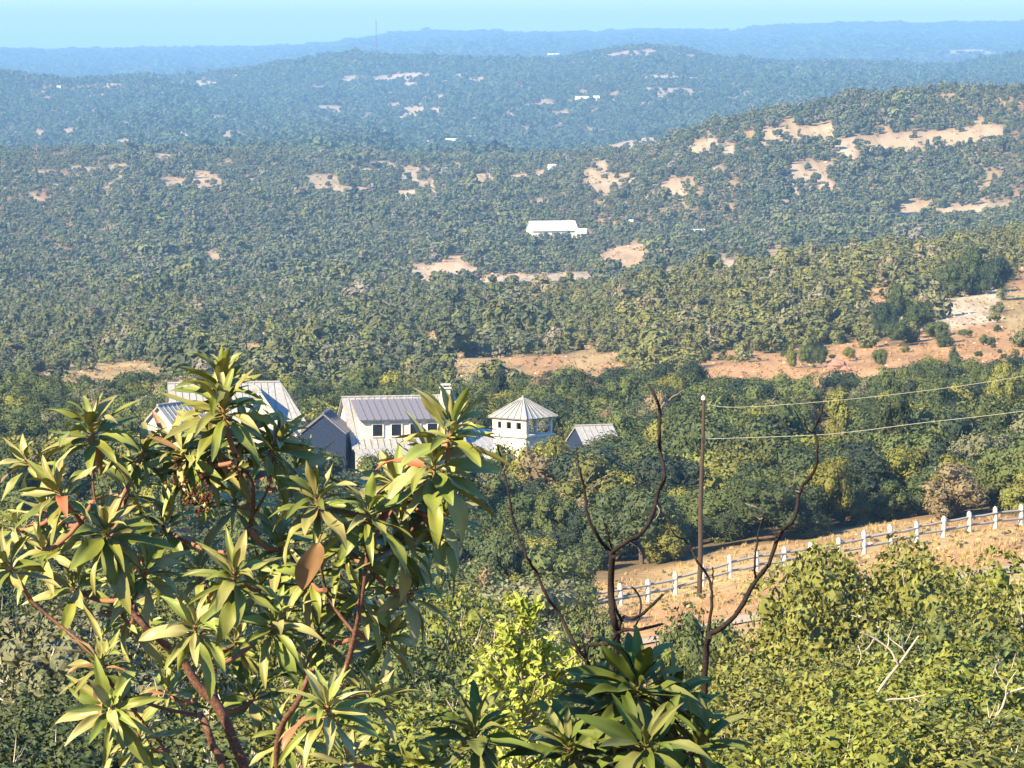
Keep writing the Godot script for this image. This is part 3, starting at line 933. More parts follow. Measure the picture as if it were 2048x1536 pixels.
func build_woods() -> void:
	var near_mesh := {"oak": [], "shrub": [], "juniper": []}
	var mid_mesh := {"oak": [], "shrub": [], "juniper": []}
	for kind in ["oak", "shrub", "juniper"]:
		for k in 2 if kind != "juniper" else 1:
			near_mesh[kind].append(crown(kind, 95, 24000, 0.0125, 0.42, 0.50, 1.15))
		for k in 3:
			mid_mesh[kind].append(crown(kind, 26, 4200, 0.025, 0.72, 0.82))
	var trunks := {}
	for kind in ["oak", "shrub", "juniper"]: trunks[kind] = limbs(kind)
	var twig_mesh := [twigs(26, 0.0042), twigs(34, 0.0036), twigs(22, 0.0048)]
	var leaf_mats := []
	for k in TONES.size():
		var row := []
		for s in [0.82, 1.0, 1.2]:
			var c: Color = TONES[k][1]
			var m := mat(lin(c.r * s, c.g * s, c.b * s), 0.6, 0.35)
			m.backlight_enabled = true
			m.backlight = Color(0.3, 0.32, 0.12)
			m.vertex_color_use_as_albedo = true
			row.append(m)
		leaf_mats.append(row)
	var bark := grain(mat(lin(0.15, 0.125, 0.10), 0.95, 0.2), Color(0.6, 0.6, 0.6), Color(1, 1, 1), 0.08, 4.0, 61)
	var pale_bark := mat(lin(0.42, 0.38, 0.31), 0.9, 0.2)
	# every tree up to 400 m: [position, width, height, turn, kind, tone, scale of tone]
	var all := []
	for q in NEAR_TREES:
		var at := P(q[0], q[1], q[2])
		var gy := ground(at.x, q[2])
		all.append([Vector3(at.x, gy - 0.15, at.z), q[3], maxf(at.y - gy + 0.15, 1.0), rng.randf() * TAU, q[4], q[5], 2 if q[2] < 100 and q[0] > 700 else 1])
	for k in 30:      # scattered shrubs on the orange hillside
		var px := rng.randf_range(1400.0, 2050.0)
		var sd := depth_of(px, rng.randf_range(675.0, 752.0) - (px - 1400.0) * 0.03)
		var sx := (px - 1024.0) / F * sd
		var sw := rng.randf_range(0.8, 2.1)
		all.append([Vector3(sx, ground(sx, sd) - 0.1, -sd), sw, sw * rng.randf_range(0.7, 1.0), rng.randf() * TAU, "shrub", [1, 5, 1, 0][k % 4], 1])
	var d := 106.0
	while d < 420.0:
		var x := -0.16 * d
		while x < 0.16 * d:
			var px := 1024.0 + F * x / d
			var xx := x + rng.randf_range(-1.3, 1.3)
			var dd := d + rng.randf_range(-1.3, 1.3)
			x += 2.9
			if bare(xx, dd) > 0.45 or (px > 1080 and dd < 228): continue
			if rng.randf() < 0.06: continue
			if dd > 268 and dd < 300 and px > 250 and px < 1260: continue
			var gy := ground(xx, dd)
			var kind: String = ["oak", "oak", "shrub", "oak", "shrub", "oak", "juniper"][rng.randi() % 7]
			var w := rng.randf_range(2.7, 5.0)
			var h := w * rng.randf_range(0.75, 1.05) * (1.2 if kind == "juniper" else 1.0)
			if kind == "juniper": w *= 0.75
			px = 1024.0 + F * xx / dd
			if dd > 250 and dd < 275:
				h *= 1.4; w *= 1.25
			if dd < 275:
				var py := seen_at(Vector3(xx, gy, -dd)).y
				for c in CLEAR:
					if px + w * 0.5 * F / dd > c[0] and px - w * 0.5 * F / dd < c[1]:
						h = minf(h, (py - c[2]) / F * dd)
			elif dd < 460 and px > 1380:      # keep the foot of the orange slope in view
				h = minf(h, (seen_at(Vector3(xx, gy, -dd)).y - 758.0 + rng.randf() * 75.0) / F * dd)
			if h < 1.3: continue
			var k := tone_of(tone_at(xx, dd))
			if rng.randf() < 0.6: k = [1, 5, 6, 5, 1][rng.randi() % 5]
			all.append([Vector3(xx, gy - 0.15, -dd), w, h, rng.randf() * TAU, kind, k, rng.randi() % 3])
		d += 2.9
	# how large each one shows
	for t in all:
		var c := seen_at(t[0] + Vector3(0, t[2] * 0.6, 0))
		var s: float = F / -t[0].z
		var on := clampf((minf(c.x + t[1] * s * 0.5, 2048.0) - maxf(c.x - t[1] * s * 0.5, 0.0)) / (t[1] * s), 0, 1)
		var top := seen_at(t[0] + Vector3(0, t[2], 0)).y
		on *= clampf((1536.0 - top) / 120.0, 0, 1)
		t.append(on * t[1] * t[2] * s * s)
		t.append(c.x); t.append(top)
	all.sort_custom(func(a, b): return a[7] > b[7])
	var rest := []
	var named := []
	for k in all.size():
		if k < 292 and all[k][7] > 200.0: named.append(all[k])
		else: rest.append(all[k])
	for k in named.size(): label_tree(named, k)
	disambiguate(named)
	var vi := 0
	for t in named:
		var near: bool = -t[0].z < 112.0
		var called: String = {"oak": "oak_tree", "shrub": "leafy_shrub", "juniper": "juniper_tree"}[t[4]]
		var o := thing(called, t[10], "tree" if t[4] != "shrub" else "shrub", t[0], t[3], t[11])
		var sc := Transform3D(Basis.from_scale(Vector3(t[1], t[2], t[1])), Vector3.ZERO)
		var ms: Array = (near_mesh if near else mid_mesh)[t[4]]
		vi += 1
		part("trunk", trunks[t[4]], bark, o, sc)
		part("crown", ms[vi % ms.size()], leaf_mats[t[5]][t[6]], o, sc)
		if near: part("twigs", twig_mesh[vi % 3], pale_bark, o, sc).set_meta("kind", "stuff")
	# the rest of the wood, and everything farther off
	scatter("woodland", "nearer evergreen woodland filling the slope around the houses and the fence", mid_mesh["oak"] + mid_mesh["shrub"], rest)
	var b2 := [crown("oak", 9, 380, 0.085, 0.85), crown("shrub", 8, 340, 0.085, 0.85), crown("juniper", 9, 360, 0.08, 0.85)]
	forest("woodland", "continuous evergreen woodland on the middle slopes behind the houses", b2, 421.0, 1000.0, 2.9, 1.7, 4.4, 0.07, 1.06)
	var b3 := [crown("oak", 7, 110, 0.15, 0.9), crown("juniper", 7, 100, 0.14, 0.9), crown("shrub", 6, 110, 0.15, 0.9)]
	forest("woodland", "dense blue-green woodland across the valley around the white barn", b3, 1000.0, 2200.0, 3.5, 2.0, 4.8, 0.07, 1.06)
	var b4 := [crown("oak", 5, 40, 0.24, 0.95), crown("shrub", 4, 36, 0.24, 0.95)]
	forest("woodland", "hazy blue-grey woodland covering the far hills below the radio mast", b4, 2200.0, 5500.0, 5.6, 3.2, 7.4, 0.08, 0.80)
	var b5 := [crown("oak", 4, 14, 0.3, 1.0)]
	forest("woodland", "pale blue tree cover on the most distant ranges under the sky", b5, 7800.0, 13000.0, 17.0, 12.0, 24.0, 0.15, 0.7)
	ground_litter()

func scatter(called: String, label: String, meshes: Array, list: Array) -> void:
	var o := thing(called, label, "woodland")
	o.set_meta("kind", "stuff")
	for k in meshes.size():
		var mine := []
		for j in range(k, list.size(), meshes.size()): mine.append(list[j])
		var tr := []
		var cs := []
		for t in mine:
			tr.append(Transform3D(Basis(Vector3.UP, t[3]).scaled_local(Vector3(t[1], t[2], t[1])), t[0]))
			var c: Color = TONES[t[5]][1]
			var s: float = [0.82, 1.0, 1.2][t[6]]
			cs.append(Color(c.r * s, c.g * s, c.b * s))
		multi("tree_crowns", meshes[k], tr, cs, o)

func multi(called: String, mesh: Mesh, tr: Array, cs: Array, parent: Node, m: Material = null) -> void:
	if tr.is_empty(): return
	var mm := MultiMesh.new()
	mm.transform_format = MultiMesh.TRANSFORM_3D
	mm.use_colors = true
	mm.mesh = mesh
	mm.instance_count = tr.size()
	for k in tr.size():
		mm.set_instance_transform(k, tr[k])
		mm.set_instance_color(k, cs[k])
	var o := MultiMeshInstance3D.new()
	o.multimesh = mm
	if m == null:
		var mt := mat(Color.WHITE, 0.7, 0.3)
		mt.vertex_color_use_as_albedo = true
		m = mt
	o.material_override = m
	o.name = called
	o.set_meta("kind", "stuff")
	parent.add_child(o, true)

func forest(called: String, label: String, meshes: Array, d0: float, d1: float, step: float, w0: float, w1: float, gap: float, dark := 1.0) -> void:
	var o := thing(called, label, "woodland")
	o.set_meta("kind", "stuff")
	var tr := []
	var cs := []
	for k in meshes:
		tr.append([]); cs.append([])
	var d := d0
	var far := d0 > 3000
	while d < d1:
		var x := -0.148 * d
		while x < 0.148 * d:
			var xx := x + rng.randf_range(-0.45, 0.45) * step
			var dd := d + rng.randf_range(-0.45, 0.45) * step
			x += step
			if rng.randf() < gap or bare(xx, dd) > (rng.randf_range(0.25, 0.7) if dd < 1420.0 else rng.randf_range(0.2, 1.02)): continue
			var k := rng.randi() % meshes.size()
			var w := lerpf(w0, w1, pow(rng.randf(), 1.5)) * (1.5 if rng.randf() < 0.05 else 1.0) * (1.0 + 0.6 * patch_noise.get_noise_2d(xx * 0.02 * 900.0 / dd, dd * 0.01 * 900.0 / dd))
			var h := w * rng.randf_range(0.65, 1.05)
			if far: h = w * rng.randf_range(0.3, 0.5)
			tr[k].append(Transform3D(Basis(Vector3.UP, rng.randf() * TAU).scaled_local(Vector3(w, h, w)), Vector3(xx, ground(xx, dd) - 0.2, -dd)))
			var pxx := 1024.0 + F * xx / dd
			var spur := clampf((pxx - 950.0) / 350.0, 0, 1) * clampf((900.0 - dd) / 60.0, 0, 1)
			var aim := Color(0.080, 0.104, 0.052).lerp(Color(0.125, 0.135, 0.048), spur) if dd < 950.0 else Color(0.064, 0.088, 0.054)  # valley crowns past the spur get a cooler tint that adds to the haze
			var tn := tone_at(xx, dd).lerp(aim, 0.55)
			cs[k].append(Color(tn.r * dark * dark * 0.95, tn.g * dark * 0.97, tn.b * dark * 1.15))  # a low factor paints shade into the far crowns
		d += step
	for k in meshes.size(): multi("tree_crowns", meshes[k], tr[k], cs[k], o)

# tufts, low scrub and stones on the open ground
func ground_litter() -> void:
	var tuft := crown("shrub", 3, 40, 0.16, 0.6)
	var bl := Shape.new()
	for k in 30:
		var a := rng.randf() * TAU
		var q := Vector3(cos(a), 0, sin(a)) * rng.randf() * 0.45
		var tip := q * 1.5 + Vector3(rng.randf_range(-0.2, 0.2), rng.randf_range(0.5, 1.1), rng.randf_range(-0.2, 0.2))
		var sd := Vector3(-sin(a), 0, cos(a)) * 0.045
		var at := bl.v.size()
		bl.p(q - sd); bl.p(q + sd); bl.p(tip)
		bl.tri(at, at + 1, at + 2)
	var blades := bl.done(false)
	var st := Shape.new()
	var v := PackedVector3Array()
	var ii := PackedInt32Array()
	ball(v, ii, Vector3(0, 0.2, 0), 0.5, 4, 6)
	st.v = v; st.i = ii
	var rock := st.done(false)
	var g := thing("dry_grass", "dry tan grass tufts and low scrub scattered over the open orange ground", "grass")
	var r := thing("limestone_rubble", "loose pale limestone rubble lying on the open orange ground", "rubble")
	g.set_meta("kind", "stuff"); r.set_meta("kind", "stuff")
	var gt := []; var gc := []; var rt := []; var rc := []
	for band in [[130.0, 250.0, 0.62], [420.0, 760.0, 1.7], [1000.0, 2300.0, 7.0]]:
		var d: float = band[0]
		while d < band[1]:
			var x := -0.145 * d
			while x < 0.145 * d:
				var xx: float = x + rng.randf_range(-0.5, 0.5) * band[2]
				var dd: float = d + rng.randf_range(-0.5, 0.5) * band[2]
				x += band[2]
				var px := 1024.0 + F * xx / dd
				if bare(xx, dd) < 0.3 or (dd > 170 and dd < 187 and dd < 250): continue
				if rng.randf() < (0.6 if band[0] < 200.0 else 0.42):
					var w: float = rng.randf_range(0.15, 0.55) * (0.7 + band[2] * 0.45)
					gt.append(Transform3D(Basis(Vector3.UP, rng.randf() * TAU).scaled_local(Vector3(w, w * 0.6, w)), Vector3(xx, ground(xx, dd) - 0.03, -dd)))
					var f := rng.randf()
					gc.append(Color(0.42, 0.29, 0.14) if f < 0.55 else Color(0.38, 0.29, 0.14) if f < 0.8 else Color(0.11, 0.105, 0.05) if f < 0.9 else Color(0.20, 0.15, 0.09))
				elif rng.randf() < (0.02 if band[0] < 200.0 else 0.10):
					var w: float = rng.randf_range(0.12, 0.4) * (0.8 + band[2] * 0.4)
					rt.append(Transform3D(Basis(Vector3.UP, rng.randf() * TAU).scaled_local(Vector3(w, w * 0.6, w * 0.8)), Vector3(xx, ground(xx, dd) - 0.02, -dd)))
					rc.append(Color(0.56, 0.38, 0.25) if rng.randf() < 0.6 else Color(0.48, 0.27, 0.16))
			d += band[2]
	var t1 := []; var c1 := []; var t2 := []; var c2 := []
	for k in gt.size():
		if gt[k].origin.z > -300.0 and gc[k].r > 0.15:
			t1.append(gt[k]); c1.append(gc[k])
		else:
			t2.append(gt[k]); c2.append(gc[k])
	multi("grass_blades", blades, t1, c1, g)
	multi("tufts", tuft, t2, c2, g)
	multi("stones", rock, rt, rc, r)
	# the pinkish boulders on the orange hillside
	var bm := grain(mat(lin(0.46, 0.25, 0.20), 0.9, 0.2), Color(0.6, 0.6, 0.6), Color(1, 1, 1), 0.04, 0.8, 71)
	var where := [[1672, 695, 488, 2.6, "large pink boulder right of the round shrubs on the orange hillside"], [1693, 702, 480, 1.5, "lower pink boulder beside the large pink one on the orange hillside"], [1700, 668, 512, 1.7, "pink boulder uphill of the large pink one on the orange hillside"]]
	for q in where:
		var at := P(q[0], q[1], q[2])
		var o := Shape.new()
		var bv := PackedVector3Array()
		var bi := PackedInt32Array()
		ball(bv, bi, Vector3(0, 0.15, 0), 0.5, 7, 11)
		o.v = bv; o.i = bi
		var b := part("boulder", o.done(false), bm, self, Transform3D(Basis.from_scale(Vector3(q[3], q[3] * 0.7, q[3] * 0.8)), Vector3(at.x, ground(at.x, q[2]), at.z)))
		tag(b, q[4], "boulder", "pink boulders on the orange hillside")

# ---------------------------------------------------------------- labels of trees
const MARKS := [[300, 830, "the left grey-roofed house"], [780, 850, "the dormered white house"], [1050, 840, "the lookout pavilion"], [1190, 870, "the low outbuilding"], [1405, 900, "the utility pole"], [1243, 1190, "the fence's lower end"], [1520, 1120, "the middle of the fence"],
	[1900, 1060, "the upper fence"], [1640, 690, "the pink boulders"], [1620, 930, "the tall dead branch"], [1060, 1250, "the yellow-green sapling"], [200, 735, "the tan strip at left"], [1000, 745, "the tan meadow"], [1850, 720, "the orange hillside"], [180, 1100, "the madrone's left side"], [650, 1050, "the madrone's middle"], [200, 1350, "the madrone's lowest left rosette"], [620, 1420, "the madrone's red stems"], [1300, 1400, "the shaded leaf rosette"], [1700, 1350, "the lower right thicket"], [1950, 1300, "the right edge thicket"]]

func label_tree(list: Array, k: int) -> void:
	var t: Array = list[k]
	var best := 0
	var bd := 1e9
	for m in MARKS.size():
		var e: float = Vector2((t[8] - MARKS[m][0]) * 0.7, t[9] - MARKS[m][1]).length()
		if e < bd:
			bd = e; best = m
	var dx: float = t[8] - MARKS[best][0]
	var dy: float = t[9] - MARKS[best][1]
	var rel := "near"
	if absf(dx) > absf(dy): rel = "right of" if dx > 0 else "left of"
	else: rel = "below" if dy > 0 else "above"
	var size := "small" if t[2] < 2.9 else "large" if t[2] * t[1] > 16 else "mid-sized"
	var kind: String = {"oak": "round-topped oak", "shrub": "leafy shrub", "juniper": "pointed juniper"}[t[4]]
	t.append("%s %s %s %s %s" % [size, TONES[t[5]][0], kind, rel, MARKS[best][2]])
	t.append("trees and shrubs around " + MARKS[best][2].trim_prefix("the "))

func disambiguate(list: Array) -> void:
	var by := {}
	for t in list:
		if not by.has(t[10]): by[t[10]] = []
		by[t[10]].append(t)
	var words := ["leftmost", "second from left", "third from left", "fourth from left", "fifth from left", "sixth from left", "seventh from left", "eighth from left", "ninth from left"]
	for key in by:
		var a: Array = by[key]
		if a.size() < 2: continue
		a.sort_custom(func(p, q): return p[8] < q[8])
		for k in a.size():
			a[k][10] = key + ", " + (words[k] if k < a.size() - 1 and k < 9 else "rightmost")

# ---------------------------------------------------------------- dead branches
func build_dead_branches() -> void:
	var bark := grain(mat(lin(0.042, 0.032, 0.030), 0.85, 0.25), Color(0.45, 0.45, 0.45), Color(1, 1, 1), 0.05, 14.0, 81)
	var pale := grain(mat(lin(0.26, 0.22, 0.18), 0.9, 0.2), Color(0.6, 0.6, 0.6), Color(1, 1, 1), 0.05, 20.0, 82)
	var white_wood := grain(mat(lin(0.50, 0.45, 0.36), 0.9, 0.2), Color(0.7, 0.7, 0.7), Color(1, 1, 1), 0.05, 4.0, 83)
	var D := 7.4
	# thing: list of [thickness in photo pixels at start, at end, pale, points]
	var things := [
		["dead_branch", "bare dark dead branch forking into a tall Y left of the utility pole", [
			[16, 15, 0, [[1226, 1700], [1224, 1480], [1225, 1343], [1233, 1300], [1234, 1262], [1226, 1233], [1222, 1180], [1224, 1110]]],
			[11, 4, 0, [[1224, 1112], [1215, 1100], [1193, 1065], [1175, 1029], [1168, 972], [1157, 929], [1153, 902]]],
			[6, 3, 0, [[1226, 1103], [1215, 1065], [1204, 1033]]],
			[12, 6, 0, [[1225, 1110], [1231, 1096], [1258, 1077], [1286, 1061], [1304, 1033], [1319, 986], [1329, 950], [1322, 907], [1317, 872], [1319, 829], [1311, 793], [1297, 771]]],
			[5, 3, 1, [[1319, 822], [1330, 808], [1344, 799], [1365, 777]]],
			[4, 2, 1, [[1168, 960], [1158, 957], [1136, 962]]], [4, 2, 1, [[1178, 985], [1200, 965], [1228, 941]]], [3, 2, 1, [[1174, 962], [1186, 948], [1190, 928]]],
			[9, 7, 0, [[1236, 1266], [1246, 1240], [1263, 1231], [1286, 1222], [1326, 1183]]], [8, 4, 0, [[1245, 1243], [1233, 1222], [1228, 1195]]],
			[5, 4, 0, [[1268, 1254], [1276, 1236], [1283, 1208], [1272, 1186], [1261, 1169]]],
			[10, 7, 0, [[1236, 1272], [1247, 1259], [1276, 1256], [1326, 1252]]],
			[10, 8, 0, [[1234, 1268], [1215, 1280], [1193, 1291], [1175, 1300], [1173, 1345], [1178, 1420]]],
			[3, 2, 1, [[1313, 1010], [1318, 1024], [1306, 1040]]],
		]],
		["dead_branch", "bare dark dead branch curving up to the right beyond the utility pole", [
			[15, 14, 0, [[1404, 1640], [1408, 1420], [1412, 1305], [1417, 1268]]],
			[13, 5, 0, [[1417, 1268], [1440, 1251], [1476, 1217], [1512, 1162], [1537, 1128], [1559, 1072], [1587, 1029], [1601, 983], [1628, 942], [1634, 893], [1630, 865], [1641, 832], [1648, 811]]],
			[8, 3, 0, [[1417, 1268], [1424, 1197], [1419, 1162], [1397, 1126], [1376, 1090], [1344, 1061], [1338, 1027]]],
			[6, 4, 0, [[1511, 1156], [1508, 1126], [1515, 1072], [1526, 1022]]],
			[4, 2, 1, [[1524, 1036], [1519, 1040], [1494, 1015], [1480, 993]]], [4, 2, 1, [[1526, 1022], [1508, 1012], [1490, 1008]]], [4, 2, 0, [[1630, 868], [1612, 856], [1600, 838], [1587, 818]]],
			[3, 2, 1, [[1600, 985], [1580, 980], [1584, 962], [1591, 945]]], [4, 3, 0, [[1422, 1180], [1427, 1160], [1424, 1130]]], [4, 2, 0, [[1556, 1080], [1546, 1058], [1535, 1040]]], [3, 2, 0, [[1641, 832], [1634, 822], [1631, 808]]],
		]],
		["dead_branch", "thin bare dead branch leaning left behind the yellow-green sapling", [
			[10, 4, 0, [[1210, 1480], [1185, 1350], [1150, 1290], [1118, 1233], [1093, 1194], [1072, 1147], [1054, 1112], [1032, 1065], [1018, 993], [1004, 929], [996, 888]]],
			[3, 2, 0, [[1032, 1065], [1016, 1050], [1008, 1030]]], [3, 2, 1, [[1006, 940], [1012, 925], [1015, 905]]], [5, 3, 1, [[1150, 1290], [1122, 1272], [1085, 1250]]], [3, 2, 0, [[1118, 1233], [1150, 1215], [1158, 1190]]], [4, 2, 0, [[1172, 1325], [1140, 1300], [1118, 1310]]],
		]],
	]
	things.append(["bleached_branch", "bleached forked dead branch in the middle of the lower right thicket", [
		[11, 7, 1, [[1755, 1385], [1772, 1362], [1799, 1328], [1818, 1300], [1838, 1273]]], [8, 4, 1, [[1797, 1330], [1790, 1318], [1780, 1300], [1748, 1277], [1720, 1265]]], [5, 3, 1, [[1748, 1278], [1738, 1295], [1722, 1306]]], [5, 3, 1, [[1716, 1330], [1722, 1312], [1716, 1290]]]], 47.6])
	things.append(["bleached_branch", "bleached dead branch lying level below the forked one in the thicket", [
		[8, 4, 1, [[1772, 1402], [1782, 1399], [1811, 1398], [1832, 1394], [1851, 1390]]], [5, 3, 1, [[1826, 1396], [1840, 1404], [1850, 1406]]]], 46.5])
	things.append(["bleached_branch", "bleached dead branch at the right edge of the lower right thicket", [
		[9, 6, 1, [[1995, 1430], [2004, 1413], [2017, 1388], [2048, 1376], [2075, 1370]]], [6, 3, 1, [[2012, 1398], [2014, 1372], [2033, 1341]]], [5, 3, 1, [[2014, 1375], [1996, 1350], [1990, 1335]]]], 44.5])
	for q in things:
		D = q[3] if q.size() > 3 else 7.4
		var foot := P(q[2][0][3][0][0], q[2][0][3][0][1], D)
		var o := thing(q[0], q[1], "branch", foot, 0.0, "bare dead branches in the foreground" if D < 10.0 else "bleached dead branches in the thicket")
		for b in q[2]:
			var pts := []
			for k in b[3].size():
				pts.append(P(b[3][k][0], b[3][k][1], D) + Vector3(0, 0, rng.randf_range(-0.04, 0.04)) - foot)
			pts[0] = P(b[3][0][0], b[3][0][1], D) - foot
			var path := smooth_path(pts, 4)
			var rad := []
			for k in path.size():
				var t := float(k) / (path.size() - 1)
				rad.append(lerpf(b[0], b[1], t) * (0.43 if D < 10.0 else 0.30) * D / F * rng.randf_range(0.9, 1.12))
				path[k] += Vector3(rng.randf_range(-1, 1), rng.randf_range(-1, 1), 0) * 0.0011
			var st := Shape.new()
			st.tube(path, rad, 8)
			part("limb" if b[0] > 8 else "twig", st.done(), pale if b[2] and D < 10.0 else bark if D < 10.0 else white_wood, o)

# ---------------------------------------------------------------- madrone
func leaf_mesh(curl: float, fold: float, wave: float, width: float, seed_: int) -> ArrayMesh:
	var st := Shape.new()
	var r := RandomNumberGenerator.new()
	r.seed = seed_
	var n := 7
	var ph := r.randf() * TAU
	var at := Vector3.ZERO
	var ang := 0.0
	for k in n + 1:
		var t := float(k) / n
		var half := width * 0.5 * pow(sin(PI * clampf(0.03 + 0.955 * pow(t, 0.82), 0, 1)), 0.85)
		for j in 5:
			var s := (j - 2) / 2.0
			var y := absf(s) * half * fold + sin(t * 8.0 + ph + s * 1.5) * wave * absf(s) * half
			var up := Vector3(-sin(ang), cos(ang), 0)
			var c := 0.86 + 0.16 * sin(t * 5 + ph) + r.randf_range(-0.12, 0.12)
			st.tint = Color(c, c, c) if j != 2 else Color(1.45, 1.35, 1.25)
			if j == 0 or j == 4: st.tint = Color(c * 1.08, c * 1.0, c * 0.9)
			st.p(at + up * y + Vector3(0, 0, s * half))
		var da := -curl / n * (0.5 + t)
		ang += da
		at += Vector3(cos(ang), sin(ang), 0) / n
	for k in n:
		for j in 4:
			var a := k * 5 + j
			st.tri(a, a + 5, a + 1); st.tri(a + 1, a + 5, a + 6)
	st.smooth_normals()
	st.tint = Color(1.7, 0.9, 0.8)
	st.tube([Vector3(-0.16, -0.01, 0), Vector3(0.02, 0.0, 0)], [0.02, 0.014], 4, false)
	return st.done(true, true)

var leaf_meshes := []
var leaf_mats := []
var leaf_count := 0

# a ring of leaves at c round the axis a: size in metres, n leaves, spread of the outermost from the axis
func rosette(branch: Node3D, origin: Vector3, c: Vector3, a: Vector3, size: float, n: int, spread: float, warm: float, over: Shape, limit: int) -> void:
	a = a.normalized()
	var u := a.cross(Vector3(0.3, 0.2, 1)).normalized()
	var w := a.cross(u)
	var ph := rng.randf() * TAU
	for k in n:
		var t := (k + 0.5) / n
		var el := lerpf(0.22, spread, pow(t, 0.8)) + rng.randf_range(-0.18, 0.18)
		var az := ph + k * 2.39996 + rng.randf_range(-0.25, 0.25)
		var rad := u * cos(az) + w * sin(az)
		var dir := (a * cos(el) + rad * sin(el)).normalized()
		dir = (dir + Vector3(0, -0.32 * t, 0)).normalized()
		var nor := (a * sin(el) - rad * cos(el)).normalized()
		nor = (nor - dir * nor.dot(dir) + dir.cross(nor) * rng.randf_range(-0.5, 0.5)).normalized()
		var len := size * lerpf(0.55, 1.05, sqrt(t)) * rng.randf_range(0.8, 1.2)
		var base := c + a * size * 0.28 * (0.5 - t) + dir * len * 0.13
		var wid := rng.randf_range(0.66, 1.05)
		var b := Basis(dir * len, nor * len, dir.cross(nor) * len * wid)
		var x := Transform3D(b, base - origin)
		var f := rng.randf()
		var m := 0
		if f < warm * 0.06: m = 5
		elif f < warm * 0.16: m = 6
		elif t < 0.3: m = 3 if f < 0.6 else 4
		else: m = rng.randi() % 5
		var li := rng.randi() % leaf_meshes.size()
		leaf_count += 1
		if leaf_count > limit:
			merge(over, leaf_meshes[li], Transform3D(b, base), leaf_tints[m])
			continue
		var o := part("leaf", leaf_meshes[li], leaf_mats[m], branch, x)
		if m == 5: o.set_meta("label", "reddish orange leaf")
		elif m == 6: o.set_meta("label", "withered brown leaf")

func merge(over: Shape, m: ArrayMesh, x: Transform3D, tint: Color) -> void:
	var s := m.surface_get_arrays(0)
	var at := over.v.size()
	var vv: PackedVector3Array = s[Mesh.ARRAY_VERTEX]
	var nn: PackedVector3Array = s[Mesh.ARRAY_NORMAL]
	var cc: PackedColorArray = s[Mesh.ARRAY_COLOR]
	var nb := x.basis.inverse().transposed()
	for k in vv.size():
		over.tint = Color(cc[k].r * tint.r, cc[k].g * tint.g, cc[k].b * tint.b)
		over.p(x * vv[k], (nb * nn[k]).normalized())
	for k in s[Mesh.ARRAY_INDEX]: over.i.append(at + k)

const leaf_tints := [Color(0.175, 0.205, 0.045), Color(0.125, 0.165, 0.034), Color(0.22, 0.235, 0.075), Color(0.27, 0.265, 0.11), Color(0.185, 0.235, 0.055), Color(0.36, 0.12, 0.06), Color(0.27, 0.165, 0.09)]

